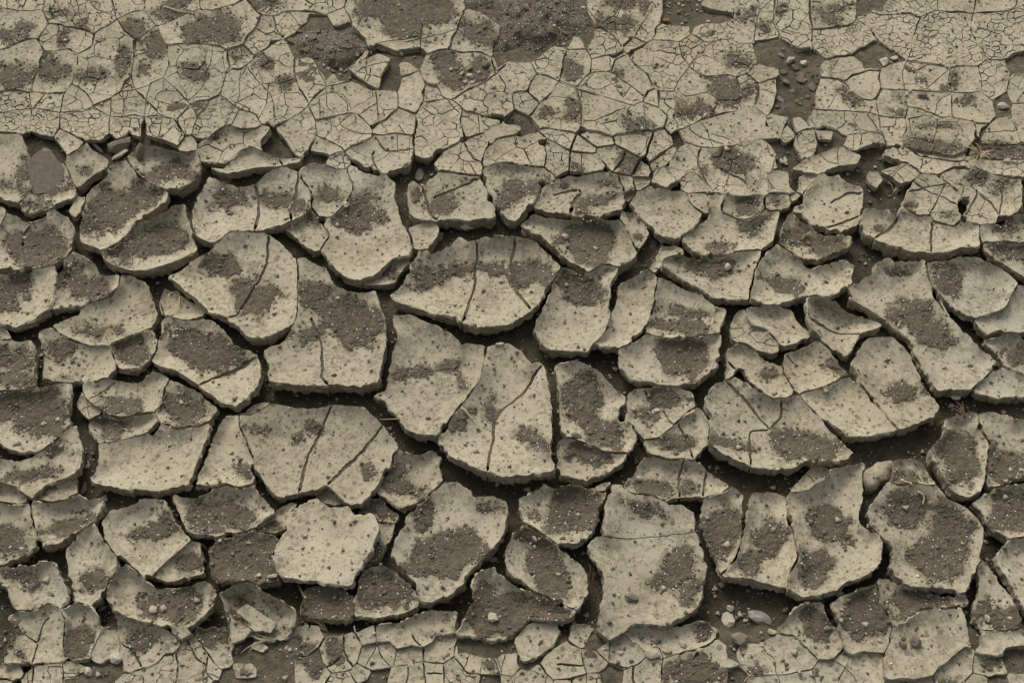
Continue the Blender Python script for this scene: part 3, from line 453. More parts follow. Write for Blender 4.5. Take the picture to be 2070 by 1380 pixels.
P("f 414,866 500,904 620,954 700,1084 740,1114 880,1154 1016,1134 1040,1190 j 1060,90 1102,150 1104,350 1084,450 1054,646 1042,686 900,704 640,704 400,704 184,674 166,610 186,560 126,424 300,346 390,206 f 408,1300 411,1100", c=13, th=22, cut=["j 510,160 590,350 600,500 590,640 655,715"], soil=["j 830,180,220,180,25","f 530,1160,130,130,0","j 500,300,110,50,0"], lab="big plate with the largest soil patch and a straight front edge, left of centre", mark="the big straight-fronted plate")
P("e 1341,1014 1450,964 1600,855 1700,796 1840,656 2000,680 f 170,694 250,744 386,872 395,1000 390,1290 j 366,200 220,294 90,338 0,314 i 1930,264 1854,206 1796,156 1690,124 1566,16 e 1450,1114 1384,1060", c=14, th=18, cut=["f 170,695 160,900 100,1050 0,1200 e 1900,1320 1800,1350"], soil=["e 1780,930,160,90,15","f 90,1190,180,120,10","e 1950,1070,120,70,0"], lab="large shell-shaped plate with two soil patches and a crack down it, left of centre", mark="the large shell-shaped plate")
P("j -56,932 20,956 100,905 200,856 430,886 560,886 680,856 790,866 930,886 1034,964 1094,1034 1194,1164 1194,1200 1146,1260 1134,1370 n 1104,450 994,640 916,734 820,749 744,676 660,604 620,584 500,644 400,649 250,689 184,636 106,526 56,430 66,400 4,260 m 1986,230 1916,64", c=14, th=18, cut=["j 680,850 620,980 590,1080 n 470,400 410,665","n 1085,115 960,280 800,430 680,550 630,595"], soil=["j 530,1050,60,40,0","j 100,1050,110,35,10","n 950,470,60,45,40","j 400,1130,30,30,0"], lab="wide three-part plate split by two curved cracks fanning down, below the straight-fronted plate", mark="the wide fan-cracked plate")
P("n 1186,352 1214,316 1280,344 1380,349 1478,316 1534,374 1524,500 1560,550 1434,664 1330,732 1232,782 1164,744 1084,676 1040,650 1086,545 1164,444", c=9, th=15, soil=["n 1270,620,140,70,10","n 1180,490,110,50,-10"], lab="small scalloped plate with soil smears, tucked under the largest pale plate's left end")
# ---- lower part
P("n 974,704 1060,696 1130,776 1212,832 1184,894 1050,876 1000,810 880,818", c=4, h=-4, soil=["n 1080,790,120,80,20"])
P("n 1054,894 1174,904 1126,1050 1064,1174 930,1240 900,1240 1000,1060", c=8, th=14, h=-3, soil=["n 1040,1130,60,50,0"], rim=(0.6,0.6,0.2,1.5))
P("n 550,660 612,606 700,674 764,740 700,756 552,720", c=3, th=12)
P("n 334,812 400,774 500,714 560,704 650,762 760,762 808,754 850,834 920,834 998,814 1036,880 1041,960 996,1070 936,1190 896,1260 856,1330 846,1376 r 800,605 700,585 500,565 284,535 226,480 n 216,1120 276,982 314,950", c=3, h=19, th=15, r=0.7, lab="clean smooth pale slab lying loose on top of its neighbours, bottom left of centre", mark="the clean loose slab")
P("n 66,968 250,786 350,726 400,742 326,820 314,930 266,966 180,956", c=7, th=13, soil=["n 130,960,90,30,-10"])
P("n 1126,1130 1186,1030 1256,930 1276,834 1400,736 1560,586 1680,566 1756,622 1800,684 1960,676 2056,722 2082,800 2042,980 1944,1116 1796,1254 1736,1314 r 1732,530 1734,594 1640,672 1480,732 1404,734 1336,560 1246,480 n 1186,1208", c=14, th=22, soil=["n 1560,1130,310,170,-12","n 1420,860,60,100,0","n 1890,780,80,30,5"], lab="large leaf-shaped plate full of dark soil, pale along its lower right edge, bottom centre", mark="the large leaf-shaped plate")
P("r 876,548 944,486 1070,431 1168,475 1304,602 1372,768 1300,804 1040,858 858,845 856,760 884,650", c=10, th=17, soil=["r 1080,640,240,140,5","r 950,540,80,60,0"], lab="fan-shaped soil-covered plate right of the clean loose slab's front corner")
P("r 440,838 474,620 560,592 700,602 790,652 846,700 844,858 800,882 620,866 500,874", c=7, th=16, sf=0.85, lab="dark soil-buried plate in the shade in front of the clean loose slab")
P("m 1666,1080 1744,1026 1950,996 2050,956 n 180,994 250,1010 204,1150 244,1270 r 270,570 100,586 0,560 q 1800,566 1750,590 m 1684,1296 1656,1180", c=7, th=15, sf=0.9, soil=["n 100,1000,1,1,0"], lab="dark crumbly soil-covered plate directly left of the clean loose slab")
P("m 1376,662 1540,706 1650,666 1780,596 1900,626 2040,586 n 60,606 134,700 212,800 98,884 0,934 m 1900,954 1720,994 1564,984 1484,934 1436,830 1386,720", c=11, th=17, soil=["m 1760,830,260,120,0"], lab="dish plate with soil over nearly all of it, left above the clean loose slab", mark="the soil-covered oblong dish")
P("m 816,880 884,796 1060,745 1150,696 1318,706 1364,830 1424,930 1512,1022 1444,1088 1296,1214 1200,1310 1132,1292 1004,1194 906,1100 838,1000", c=11, th=16, soil=["m 1180,970,230,55,-10","m 1310,880,35,50,30"], lab="heart-shaped pale plate with a narrow soil band across it, lower left", mark="the heart-shaped plate")
P("m 1220,1328 1306,1244 1454,1116 1532,1048 1596,1042 1612,1150 1632,1296 1500,1334 1350,1362", c=6, th=14, soil=["m 1520,1230,90,65,10"])
P("m 536,1100 624,976 758,892 794,1000 864,1110 936,1200 876,1326 q 794,706 720,758 596,716 596,600 546,500 527,380", c=9, th=17, soil=["q 730,570,110,80,0"], lab="narrow pale plate with a ragged left edge, left of the heart-shaped plate")
P("q 996,422 1050,466 1130,546 1250,628 1400,628 1640,556 1676,600 1722,660 1702,760 1594,852 1438,982 1350,932 1200,892 1054,862 906,786 856,710 866,620 936,500", c=13, th=17, soil=["q 1380,770,270,120,-8"], lab="bowl plate holding a round tan pebble in soil, below the heart-shaped plate", mark="the tan-pebble bowl")
P("q -160,480 40,456 160,446 290,446 314,414 416,406 474,500 532,640 542,700 474,762 360,754 230,792 114,774 46,600 -160,560", c=8, th=16, soil=["q 200,560,90,55,20","q 260,770,40,20,0"])
P("q 76,852 140,826 300,808 390,738 474,804 514,880 494,1050 474,1204 300,1209 46,1214 66,1080 146,950", c=8, th=13, cut=["q 390,850 335,920 300,1060 250,1220","q 130,940 300,1060"], soil=["q 100,960,40,80,10","q 180,1150,50,50,0"])
P("q 486,794 630,738 754,812 802,872 782,1000 714,1166 600,1194 506,1176 516,1050 534,884", c=11, th=14, soil=["q 620,1030,140,130,20"])
P("q 862,916 926,1030 964,1090 856,1192 800,1228 734,1196 726,1140 784,1030", c=5, th=15)
P("q 896,804 1050,882 1250,934 1422,1042 1326,1124 1236,1214 1024,1292 984,1200 964,1070 956,950", c=7, th=14, cut=["q 980,1075 1070,1140 1125,1245"], soil=["q 1130,1050,90,60,0"])
P("q -160,1244 40,1238 160,1244 174,1310 120,1346 0,1334 -160,1340", c=2)
P("q -160,1354 60,1354 116,1440 100,1500 -160,1500", c=2)
P("q 274,1246 484,1226 484,1500 264,1500 262,1380", c=3, f=30)
P("q 502,1206 600,1211 704,1262 600,1324 502,1334", c=3, cut=["q 500,1290 610,1300"])
P("q 176,1370 254,1240 256,1500 166,1500", c=2, f=30)
P("q 502,1345 600,1335 560,1440 500,1500", c=2)
P("q 926,1360 1004,1314 1238,1232 1406,1096 1402,1288 1374,1500 890,1500", c=4, f=36)
P("q 1426,1300 1436,1106 1550,1026 1600,1108 1770,1334 1700,1366 1600,1500 1400,1500", c=4, cut=["q 1500,1070 1560,1180 1640,1230 1640,1320 1700,1360","q 1660,1170 1640,1240"], f=70)
P("q 1576,964 1700,926 1796,964 1814,1030 1832,1180 1786,1244 1742,1234 1662,1124 1606,1050", c=7, th=13, soil=["q 1730,1010,120,80,0"])
P("q 1793,794 1900,912 2014,990 1968,1016 1844,1064 1834,950", c=2, h=19, th=10, name='mud_shard', r=0.5, lab="sharp triangular pale shard resting in the cup-shaped plate, left one of two")
P("r -90,806 0,745 130,836 236,900 186,980 110,956 40,946 q 1994,900", c=2, h=20, th=10, name='mud_shard', r=0.5, lab="broken squarish pale shard resting in the cup-shaped plate, right one of two")
P("q 1746,664 1850,606 2000,571 r 40,596 130,656 290,736 376,804 400,860 384,918 296,994 220,1050 100,1040 0,990 q 1900,1020 1840,1000 1800,830", c=20, th=12, soil=["q 1850,850,60,60,0","r 20,780,90,30,30"], lab="deep cup-shaped plate holding two pale shards, near the bottom left of centre", mark="the cup-shaped plate")
P("r 24,1100 54,1046 140,1062 174,1098 128,1134", c=2, h=5, th=11, name='mud_chip')
P("q 1854,1134 2050,1126 r -50,1196 -110,1196 q 1900,1186", c=1, th=9, name='mud_chip')
P("r 286,1106 404,956 500,930 594,970 572,1056 400,1144", c=4, th=13, soil=["r 440,1090,50,30,0"])
P("r 376,1174 500,1206 634,1300 584,1356 556,1500 400,1500 376,1290", c=4, th=13, soil=["r 530,1260,70,60,0","r 450,1190,40,40,0"])
P("r 596,1060 684,1006 850,986 882,1060 872,1120 814,1194 700,1284 646,1236 598,1120", c=5, th=15, cut=["r 760,1000 770,1140 810,1200","r 640,1240 750,1180"], soil=["r 720,1110,60,80,0"])
P("r 856,946 986,946 992,1028 922,1049 886,1008", c=2, h=3, th=18, name='mud_block', lab="small pale cube-like block below the soil-buried plate, near the bottom edge")
P("r 886,1200 934,1096 1028,1106 1094,1210 1104,1264 962,1244", c=3, cut=["r 1020,1100 970,1200"])
P("r 1026,1050 1070,1016 1126,1080 1172,1132 1164,1244 1112,1234 1044,1110", c=3, th=13)
P("r 826,1300 864,1236 974,1284 964,1356 874,1364", c=2)
P("r 1036,960 1056,911 1200,906 1340,826 1500,796 1664,806 1654,946 1614,984 1490,1004 1448,1082 1350,1054 1196,1100 1136,1044 1066,996", c=8, th=15, cut=["r 1300,985 1350,1050 1400,1095"], soil=["r 1440,1000,70,40,0"], lab="pale plate with a wavy back rim at the bottom centre, by the soil bowl")
P("r 1204,1114 1376,1086 1394,1200 1376,1209 1194,1238 1186,1160", c=2)
P("r 1414,1094 1484,1066 1524,1006 1610,996 1658,1040 1634,1116 1566,1202 1416,1194", c=3, th=13)
P("r 1116,1294 1290,1237 1390,1221 1554,1231 1552,1500 1080,1500", c=3, cut=["r 1290,1230 1250,1500","r 1395,1215 1430,1500","r 1420,1305 1560,1300"])
P("r 1584,1206 1640,1196 1750,1306 1850,1410 1800,1500 1574,1500", c=2, f=22)
P("r 1646,1110 1684,1076 1760,1146 1864,1166 1854,1286 1828,1304 1750,1284", c=3, cut=["r 1770,1145 1730,1250"])
P("r 1876,1176 1960,1206 1994,1280 1900,1324 1876,1286", c=2, soil=["r 1930,1230,40,30,0"])
P("s 4,1141 174,1141 174,1246 118,1284 34,1266", c=2, cut=["s 20,1160 50,1280","s 90,1140 60,1230"])
P("o 191,702 290,645 390,586 488,620 600,592 790,616 800,650 890,652 844,750 824,880 774,976 640,1052 540,1052 454,1004 404,984 294,914 216,866", c=12, th=17, soil=["o 630,820,260,170,0","o 600,660,150,60,0"], lab="bowl plate almost filled with dark soil, below the tall plate's foot, pale front rim")
P("o 806,606 862,574 924,561 876,636 824,640", c=2, h=4, th=12, name='mud_chip')
P("s 146,184 197,166 228,110 300,148 400,218 538,338 694,436 757,580 734,696 660,790 520,724 334,642 106,496 83,420 97,292", c=13, th=18, soil=["s 400,430,170,120,50","s 500,600,150,110,30","s 330,200,110,70,30"], lab="oval plate with a slanting soil band and little stones at its top, bottom centre", mark="the oval slant-banded plate")
P("r 1796,560 1864,486 1976,441 1996,502 2046,556 s 100,568 300,668 500,748 642,814 632,844 530,874 400,900 280,884 160,1000 0,1054 r 1950,1054 1756,996 1698,960 1746,800 1806,720 1806,620", c=12, th=16, soil=["s 130,820,350,170,5","r 1930,800,150,200,0","r 1940,640,80,50,0"], lab="rounded plate deep in dark soil with one pale chunk, bottom centre", mark="the round soil-deep plate")
P("s 168,1010 282,896 430,906 484,906 512,960 492,1050 356,1162 222,1202 176,1080", c=3, h=5, th=12, lab="smooth five-sided pale plate overlapping the front of the round soil-deep plate")
P("s 614,924 682,906 768,916 734,1000 734,1064 652,1064 611,990", c=4, th=13)
P("o 906,680 946,596 1000,586 1024,626 1100,666 1260,686 1370,746 1486,746 1582,814 1592,960 1652,1090 1692,1240 s 1690,500 1642,700 1612,784 1496,852 1378,912 1120,892 988,972 900,1012 846,966 828,870 868,700 848,500 788,380 738,290 o 858,986 878,800", c=11, th=19, cut=["o 845,988 1000,1020 1300,1000 1600,965"], soil=["s 1500,440,120,140,10","s 1550,650,60,90,0","s 1400,580,90,60,0","o 1150,760,130,40,25"], lab="very tall pale plate with a small dark clod on it, bottom right of centre", mark="the very tall pale plate")
P("o 1026,594 1094,524 1154,434 1198,376 1320,381 1390,411 1500,391 1638,426 1698,484 1776,534 1862,592 1826,634 1660,684 1500,694 1370,714 1262,664 1084,644", c=10, th=14, cut=["o 1500,385 1465,550 1480,700","o 1690,470 1650,690"], soil=["o 1280,600,170,65,5","o 1550,560,60,60,0"], lab="broken plate in three pieces with small stones in soil, above the very tall plate")
P("o 1661,706 1830,656 1900,606 1982,674 1964,900 1952,1080 s 1922,360 1836,474 1784,512 1764,400 1706,280 o 1694,1020 1656,880", c=10, th=16, soil=["o 1810,930,130,190,5"])
P("o 2046,682 2064,646 p 60,646 139,674 152,820 192,960 236,1120 t 236,400 194,450 164,550 158,628 t 0,589 s 2050,544 1900,539 1806,526 1856,480 1926,400 1966,250 o 1996,950 2016,800", c=10, th=18, soil=["t 40,230,100,110,0","s 2020,420,90,60,-20"])
P("p 171,664 230,652 300,640 400,582 480,532 520,462 620,446 776,416 746,500 762,630 762,700 732,800 734,900 826,964 892,984 917,1080 910,1200 t 902,425 796,522 636,572 556,642 400,682 280,682 176,634 186,520 246,420 276,360 p 268,1120 228,950 188,780", c=14, th=20, soil=["p 500,930,210,150,15","t 400,430,110,160,0"], lab="big plate with soil down its middle and a hooked right edge, lower right", mark="the big hooked plate")
P("p 186,634 284,524 372,436 504,464 474,530 400,576 300,634 222,648", c=4, th=12, cut=["p 320,510 360,550"])
P("p 771,580 796,474 880,406 998,391 1002,430 974,534 916,556 866,632 822,648 784,616", c=9, th=16, rim=(-1,-1,-1,-1), name='mud_lump', lab="smooth bulging pale lump at the foot of the wide dark gap, lower right")
P("p 1026,386 1200,386 1256,434 1292,524 1350,574 1330,584 1100,584 1000,550", c=7, th=14, soil=["p 1150,540,130,45,5"])
P("p 888,662 954,578 1080,606 1160,566 1250,596 1368,606 1446,696 1576,766 1674,856 1732,950 1722,1050 1692,1200 t 1672,430 1612,596 1584,642 1450,632 1200,592 1056,552 978,468 1008,350 988,260 p 908,988 840,900 818,800 858,722", c=15, th=20, soil=["p 1130,770,230,130,5","p 1470,1010,170,190,10","t 1350,400,200,170,0","p 1350,870,90,80,0"], lab="big boot-shaped plate thick with dark soil, small straw on it, lower right", mark="the boot-shaped plate")
P("p 1298,330 1356,246 1426,166 1426,76 1480,46 1656,16 1672,130 1732,220 1762,262 1752,400 1732,556 1714,642 1620,682 1504,654 1436,576 1386,480", c=12, th=18, soil=["p 1530,330,140,220,-10"])
P("p 1704,26 1800,6 1900,26 1960,76 2060,66 2300,60 2300,496 2060,512 1900,582 1756,612 1768,420 1792,250 1728,160", c=10, th=16, soil=["p 1930,440,190,110,-5","p 1790,290,30,50,0"])
P("p 1640,730 1736,666 1900,606 2060,576 2300,545 2300,990 2060,992 1940,1012 1818,956 1726,830", c=11, th=17, soil=["p 1940,800,180,130,10"])
P("t 1828,382 1876,296 1954,236 2060,221 2300,206 2300,890 2060,800 1966,640 1886,500", c=9, th=18)
P("t 1686,434 1740,408 1784,480 1846,564 1934,664 1994,780 2036,876 1966,952 1700,942 1648,876 1656,730 1696,600", c=6, th=15, soil=["t 1860,870,150,75,0","t 1720,800,60,60,0"])
P("t 1696,966 1850,966 2060,976 2300,966 2300,1080 2060,1072 1900,1102 1744,1132 1706,1050", c=5, th=22, lab="pale block-edged plate at the right edge near the bottom, with a thick front face")
P("t 886,552 970,541 1036,594 1130,626 1250,628 1400,688 1584,688 1594,746 1380,774 1240,774 1150,842 1024,930 978,830 918,690", c=8, th=15, soil=["t 1170,720,240,100,-5"])
P("t 502,747 620,688 740,620 866,598 884,680 924,800 974,880 964,1122 820,1122 674,1092 598,980 568,880", c=9, th=17, soil=["t 780,880,190,180,10","t 840,720,50,60,0"], lab="soil-strewn plate with scattered stones, lower right, left of the clean plate", mark="the stony soil-strewn plate")
P("t 996,952 1100,906 1230,808 1400,786 1554,796 1592,900 1602,1026 1494,1104 1364,1224 1304,1304 1100,1332 938,1304 958,1150 988,1050", c=8, th=19, lab="clean pale plate carrying three small brown clods, near the bottom right corner", mark="the plate with brown clods")
P("t 98,930 226,788 310,746 424,722 464,800 544,950 592,1040 516,1152 400,1102 284,1004 234,954 154,962", c=9, th=15, soil=["t 390,930,120,120,20"])
P("t -30,1026 100,1016 206,1026 256,1084 314,1154 392,1210 336,1244 94,1302 76,1200 6,1100", c=5, th=14)
P("t 118,1350 350,1276 414,1500 124,1500", c=3)
P("t 376,1254 470,1196 564,1246 562,1380 552,1500 430,1500", c=3)
P("t 536,1206 600,1128 644,1172 634,1244", c=2)
P("t 676,1174 780,1136 932,1156 902,1280 882,1500 760,1500 694,1290", c=5, th=14)
P("t 590,1256 674,1304 740,1440 730,1500 584,1500", c=2)
P("t 912,1336 994,1352 984,1500 892,1500", c=1)
P("t 1006,1354 1184,1349 1184,1500 1000,1500", c=1)
P("t 1204,1344 1304,1326 1324,1500 1204,1500", c=1)
P("t 1356,1292 1474,1216 1632,1080 1612,1254 1556,1310 1520,1500 1346,1500", c=5, th=14, soil=["t 1440,1400,90,60,0"])
P("t 1656,1154 1894,1206 1894,1304 1664,1294", c=2, soil=["t 1800,1220,80,30,0"])
P("t 1604,1326 1734,1326 1774,1500 1590,1500", c=2)
P("t 1924,1306 2300,1306 2300,1400 1934,1396", c=2)
P("t -160,1116 -4,1116 56,1186 64,1294 -160,1314", c=3, soil=["t -60,1280,60,30,0"])
P("t -160,1330 20,1320 100,1340 110,1500 -160,1500", c=3, soil=["t 20,1420,80,50,0"])
P("s 366,1192 440,1136 550,1048 616,1094 674,1144 692,1220 634,1312 454,1332", c=4, th=13, cut=["s 480,1230 700,1240"])
P("s 706,1104 758,1078 794,1150 852,1266 742,1302 706,1200", c=3, th=13)
P("s 826,1094 904,1050 914,1130 868,1194", c=2)
P("s 934,1044 1000,998 1078,1056 1146,1086 1200,1186 888,1212 936,1130", c=4, th=13)
P("s 1016,987 1120,927 1300,937 1380,977 1500,928 1616,878 1676,896 1780,962 1734,1024 1650,1053 1480,1102 1340,1102 1294,1084 1174,1074 1076,1028", c=7, th=13, soil=["s 1670,970,50,80,20","s 1310,1050,30,20,0"], lab="curved pale plate hugging the very tall plate's front corner, near the bottom edge")
P("s 1196,1112 1290,1091 1334,1146 1222,1162", c=1, name='mud_chip')
P("s 926,1236 1034,1236 962,1302", c=1, sf=0.3, name='mud_chip')
P("s 1004,1376 1104,1276 1200,1228 1318,1216 1324,1500 980,1500", c=4, th=13, cut=["s 1100,1280 1120,1500"])
P("s 1344,1214 1500,1166 1620,1136 1786,1050 1844,1088 1872,1200 1852,1370 1862,1500 1336,1500", c=7, th=14, cut=["s 1618,1130 1600,1210"], soil=["s 1640,1290,210,100,0"])
P("s 1956,1104 2004,1046 2060,1046 2124,1180 1966,1194", c=3, soil=["s 2030,1180,50,30,0"])
P("s 1946,1246 2056,1296 2076,1364 1954,1364", c=2)
P("s 256,1294 350,1236 434,1360 434,1500 180,1500 166,1324", c=3, f=45)
P("s 646,1326 716,1280 732,1500 614,1500", c=2)
P("s 486,1354 624,1336 594,1500 470,1500", c=2)
P("s 56,1334 100,1326 146,1440 150,1500 50,1500", c=2)
P("s 740,1320 860,1300 850,1420 900,1500 750,1500", c=2, f=30)
P("r 650,1380 690,1310 800,1290 860,1390 840,1500 640,1500", c=2, f=28)
P("q 1860,1240 2050,1260 2040,1330 1880,1340", c=2, soil=["q 1950,1300,60,30,0"])
# ---- upper right
P("d -20,-80 108,-80 112,80 68,256 58,304 -40,296 -20,100", c=3, f=55, soil=["d 40,120,50,60,0"])
P("d 122,-80 236,-80 228,180 274,250 248,276 74,304 94,200 122,80", c=3, f=40, soil=["d 170,200,40,40,0"])
P("d 252,-80 486,-80 490,240 512,364 400,344 312,296 240,186", c=4, f=34, soil=["d 300,70,40,30,0"])
P("d 502,-80 850,-80 826,60 824,100 786,176 640,196 514,211", c=4, f=60, soil=["d 640,130,80,50,10","d 740,60,90,30,0"])
P("d 516,230 800,200 826,134 916,200 992,300 880,344 700,374 620,394 534,376 520,290", c=3, f=20)
P("d 854,122 1000,86 1284,144 1254,250 1216,424 1072,344 1006,288 926,188", c=3, f=17)
P("d 946,78 1062,20 1150,-80 1400,-80 1444,40 1300,74 1200,76 1100,106 1004,126", c=4, f=22)
P("d 1464,-80 1696,-80 1694,46 1484,56 1436,28", c=4)
P("d 1724,20 1800,-80 2000,-80 1974,26 1900,72 1744,56", c=6, th=16)
P("d 1306,180 1374,114 1500,114 1654,114 1674,270 1714,330 1820,418 1700,454 1500,474 1440,464 1246,424 1276,250", c=3, f=19)
P("d 1696,134 1850,104 1990,84 2300,66 2300,300 2050,374 1854,414 1746,326 1696,230", c=3, f=20)
P("d 2016,20 2100,-80 2300,-80 2300,56 1966,84", c=3, f=30)
P("d 56,518 104,484 266,504 274,543 236,574 122,594", c=4)
P("d 116,614 256,576 244,700 224,812 142,812 106,740 152,708", c=3, cut=["d 110,650 180,670"])
P("d -10,546 96,612 134,690 96,750 94,804 -10,784", c=3, f=40, soil=["d 60,660,40,30,0"])
P("d 569,490 700,444 780,444 984,472 860,534 740,556 574,528", c=4, f=80)
P("d 706,580 862,552 980,516 1012,512 984,620 984,696 902,724 804,654", c=3)
P("d 564,602 690,592 800,684 900,744 976,734 976,814 870,814 800,804 534,794 549,650", c=4, cut=["d 700,690 640,790","d 740,710 800,810"], soil=["d 820,720,60,40,20"])
P("d 526,814 850,829 984,839 994,880 1004,960 1052,1038 900,1064 860,1092 820,1112 754,1074 784,1006 654,934 544,906 486,876", c=5, cut=["d 850,825 820,890 890,980 865,1080","d 780,990 890,980 1015,962"], f=80, lab="pale cracked plate below the square soil pit at the upper right")
P("d 1014,598 1064,524 1084,474 1156,470 1166,644 1062,654", c=3)
P("d 1004,674 1174,669 1189,854 1014,845", c=4, soil=["d 1150,720,40,40,0","d 1150,820,50,30,0"])
P("d 1014,868 1199,883 1198,948 1090,1060 1074,1064 1026,960", c=3, cut=["d 1130,880 1120,930 1010,940"])
P("d 1186,474 1280,484 1494,494 1504,600 1514,654 1300,634 1196,634", c=3, f=70)
P("d 1206,674 1350,692 1514,692 1532,790 1532,864 1500,864 1354,794 1206,754", c=5, th=17, cut=["d 1510,700 1440,740 1420,800"])
P("d 1226,784 1330,824 1510,894 1674,884 1712,1008 1644,1104 1550,1134 1354,1114 1246,1074 1178,1030 1219,960", c=5, f=60, soil=["d 1420,1080,210,45,5","d 1450,920,120,20,0"])
P("d 1526,504 1726,504 1762,674 1604,664 1536,634", c=3, soil=["d 1540,570,30,60,0"])
P("d 1546,694 1700,694 1832,764 1852,884 1584,864 1556,800", c=4, th=15, soil=["d 1650,740,60,30,0"])
P("d 1746,474 1934,464 1954,578 1904,674 1832,722 1796,684", c=3, f=28)
P("d 1974,564 2300,480 2300,736 1986,744 1966,650", c=3, f=34)
P("d 1964,774 2300,754 2300,1000 2054,1004 1996,870", c=3)
P("d 1876,904 1960,840 2014,964 2040,1052 1900,1068 1752,1052 1826,980", c=3, cut=["d 1810,970 1900,970 2010,960"], soil=["d 1930,1070,90,20,0"])
P("d 1684,886 1802,904 1740,1012 1716,980", c=2)
P("d 166,874 225,848 346,854 310,930 270,1000 215,990", c=2, h=2, f=22)
P("d 272,1010 330,915 400,1000 320,1050", c=2, h=4, f=30)
P("d 366,864 424,856 504,930 400,974", c=2, h=6, th=10)
P("d 390,1000 440,960 520,958 556,1080 440,1140 376,1070", c=2, h=4, f=26)
P("d 544,954 664,964 656,1036 604,1010", c=2, h=7, th=10, tilt=(0.05,0.1))
P("d 426,1130 536,1092 546,1120 480,1164", c=1, h=5, th=12, name='mud_chip')
P("d -10,824 146,844 144,888 96,960 104,1026 -10,1034", c=4)
P("d 0,1054 60,1044 176,1064 254,1162 264,1236 180,1262 20,1262 -30,1180", c=4, f=50, soil=["d 40,1200,80,60,0"])
P("h -60,190 50,174 200,154 336,164 346,290 384,316 0,320 -60,320", c=3, f=60)
P("d 1240,1100 1350,1130 1540,1150 1640,1120 1640,1190 1900,1190 1650,1165 1600,1180 1300,1145 1180,1080", c=1)
P("d 1180,440 1280,440 1450,480 1640,480 1640,490 1290,470", c=1)
# ---------------------------------------------------------------- outlines: dense, ragged, and kept apart from their neighbours
STEP = 4.5
for i, p in enumerate(PL):
    q = densify(parse(p['pts']), 3.0, True)
    q = smooth_poly(q, 2, True)
    q = densify(q, STEP, True)
    p['poly'] = q; p['i'] = i
    p['area'] = 0.5*abs(np.sum(q[:, 0]*np.roll(q[:, 1], -1)-q[:, 1]*np.roll(q[:, 0], -1)))
def ragged(q, seed, amp):
    t = np.roll(q, -1, 0)-np.roll(q, 1, 0); t /= np.hypot(t[:, 0], t[:, 1])[:, None]+1e-9
    nrm = np.stack([t[:, 1], -t[:, 0]], 1)
    md = 0.75+0.65*vnoise(q, 1/75, seed+9)
    a = vnoise(q, 1/30, seed)*2.0 + (vnoise(q, 1/12, seed+1)*2.2 + vnoise(q, 1/6.0, seed+2)*1.7)*md
    return q+nrm*(a*amp)[:, None]
def q_top(p): return p['poly'][:, 1].mean() < 300 or (p['poly'][:, 0].mean() > 1500 and p['poly'][:, 1].mean() < 340)
for p in PL: p['poly'] = ragged(p['poly'], 3, p['r']*(1.0 if p['area'] > 6000 else 0.75 if p['area'] > 2500 else 0.45)*(0.55 if q_top(p) else 1.0))
OPEN = [(1603, 175, 50, 62), (85, 295, 45, 35), (790, 158, 26, 32), (1600, 262, 34, 34), (1765, 335, 55, 45), (560, 262, 30, 25), (250, 300, 50, 22),
        (800, 100, 60, 18), (1290, 105, 20, 10), (1390, 25, 60, 40), (1930, 290, 60, 30), (1000, 240, 30, 12), (1500, 1250, 80, 40), (190, 1340, 60, 30), (560, 1330, 40, 40), (1735, 245, 22, 16)]
def open_zone(q):
    r = np.zeros(len(q), bool)
    for cx, cy, rx, ry in OPEN: r |= ((q[:, 0]-cx)/rx)**2+((q[:, 1]-cy)/ry)**2 < 1
    return r
def flat_soft(q):
    return np.clip(flat_part(q-np.array([0, 75]))*.0+np.clip((np.where(q[:, 0] > 1480, 372, np.where(q[:, 0] > 830, 334, np.where(q[:, 0] > 560, 372, 318)))-q[:, 1])/95, 0, 1), 0, 1)
def flat_part(q):
    y = q[:, 1]+0.0; x = q[:, 0]
    lim = np.where(x > 1480, 300, np.where(x > 830, 262, np.where(x > 560, 300, 262)))
    return np.maximum(np.clip((lim-y)/22, 0, 1), np.clip((y-1256)/25, 0, 1)*np.clip((x-60)/60, 0, 1))
def separate(gap, grow=0.0):
    for p in PL:
        R = 32 if grow else gap; q = p['poly']; lo, hi = q.min(0)-R, q.max(0)+R
        for o in PL:
            if o is p or abs(o['h']-p['h']) > 4: continue
            if (p['name'] == 'soil_mound') != (o['name'] == 'soil_mound'): continue
            s = o['poly']; a, b = s.min(0), s.max(0)
            if (a > hi).any() or (b < lo).any(): continue
            m = ((q >= a-R) & (q <= b+R)).all(1)
            if not m.any(): continue
            pts = q[m]; d, near = seg_dist(pts, s, np.roll(s, -1, 0)); ins = inside(pts, s)
            sd_ = np.where(ins, -d, d); v = pts-near; L = np.hypot(v[:, 0], v[:, 1])[:, None]+1e-6
            v = v/L*np.where(ins, -1, 1)[:, None]
            fl_ = flat_part(pts) > .5; tg_ = np.where(fl_, 3.6, 4.6)*(1+0.5*vnoise(pts, 1/55, 15))
            push = np.clip((gap-sd_)*0.5, 0, 9)-grow*np.where(open_zone(pts), 0, np.where((sd_ > tg_) & (sd_ < np.where(fl_, 22, 10)), (sd_-tg_)*0.44, 0))
            q[m] = pts+v*push[:, None]
        p['poly'] = q
separate(2.2); separate(2.2, 1.0); separate(2.0, 1.0); separate(2.0, 0.8); separate(1.8, 0.5)
for p in PL: p['poly'] = ragged(p['poly'], 40, 0.28)
separate(1.8); separate(1.7)

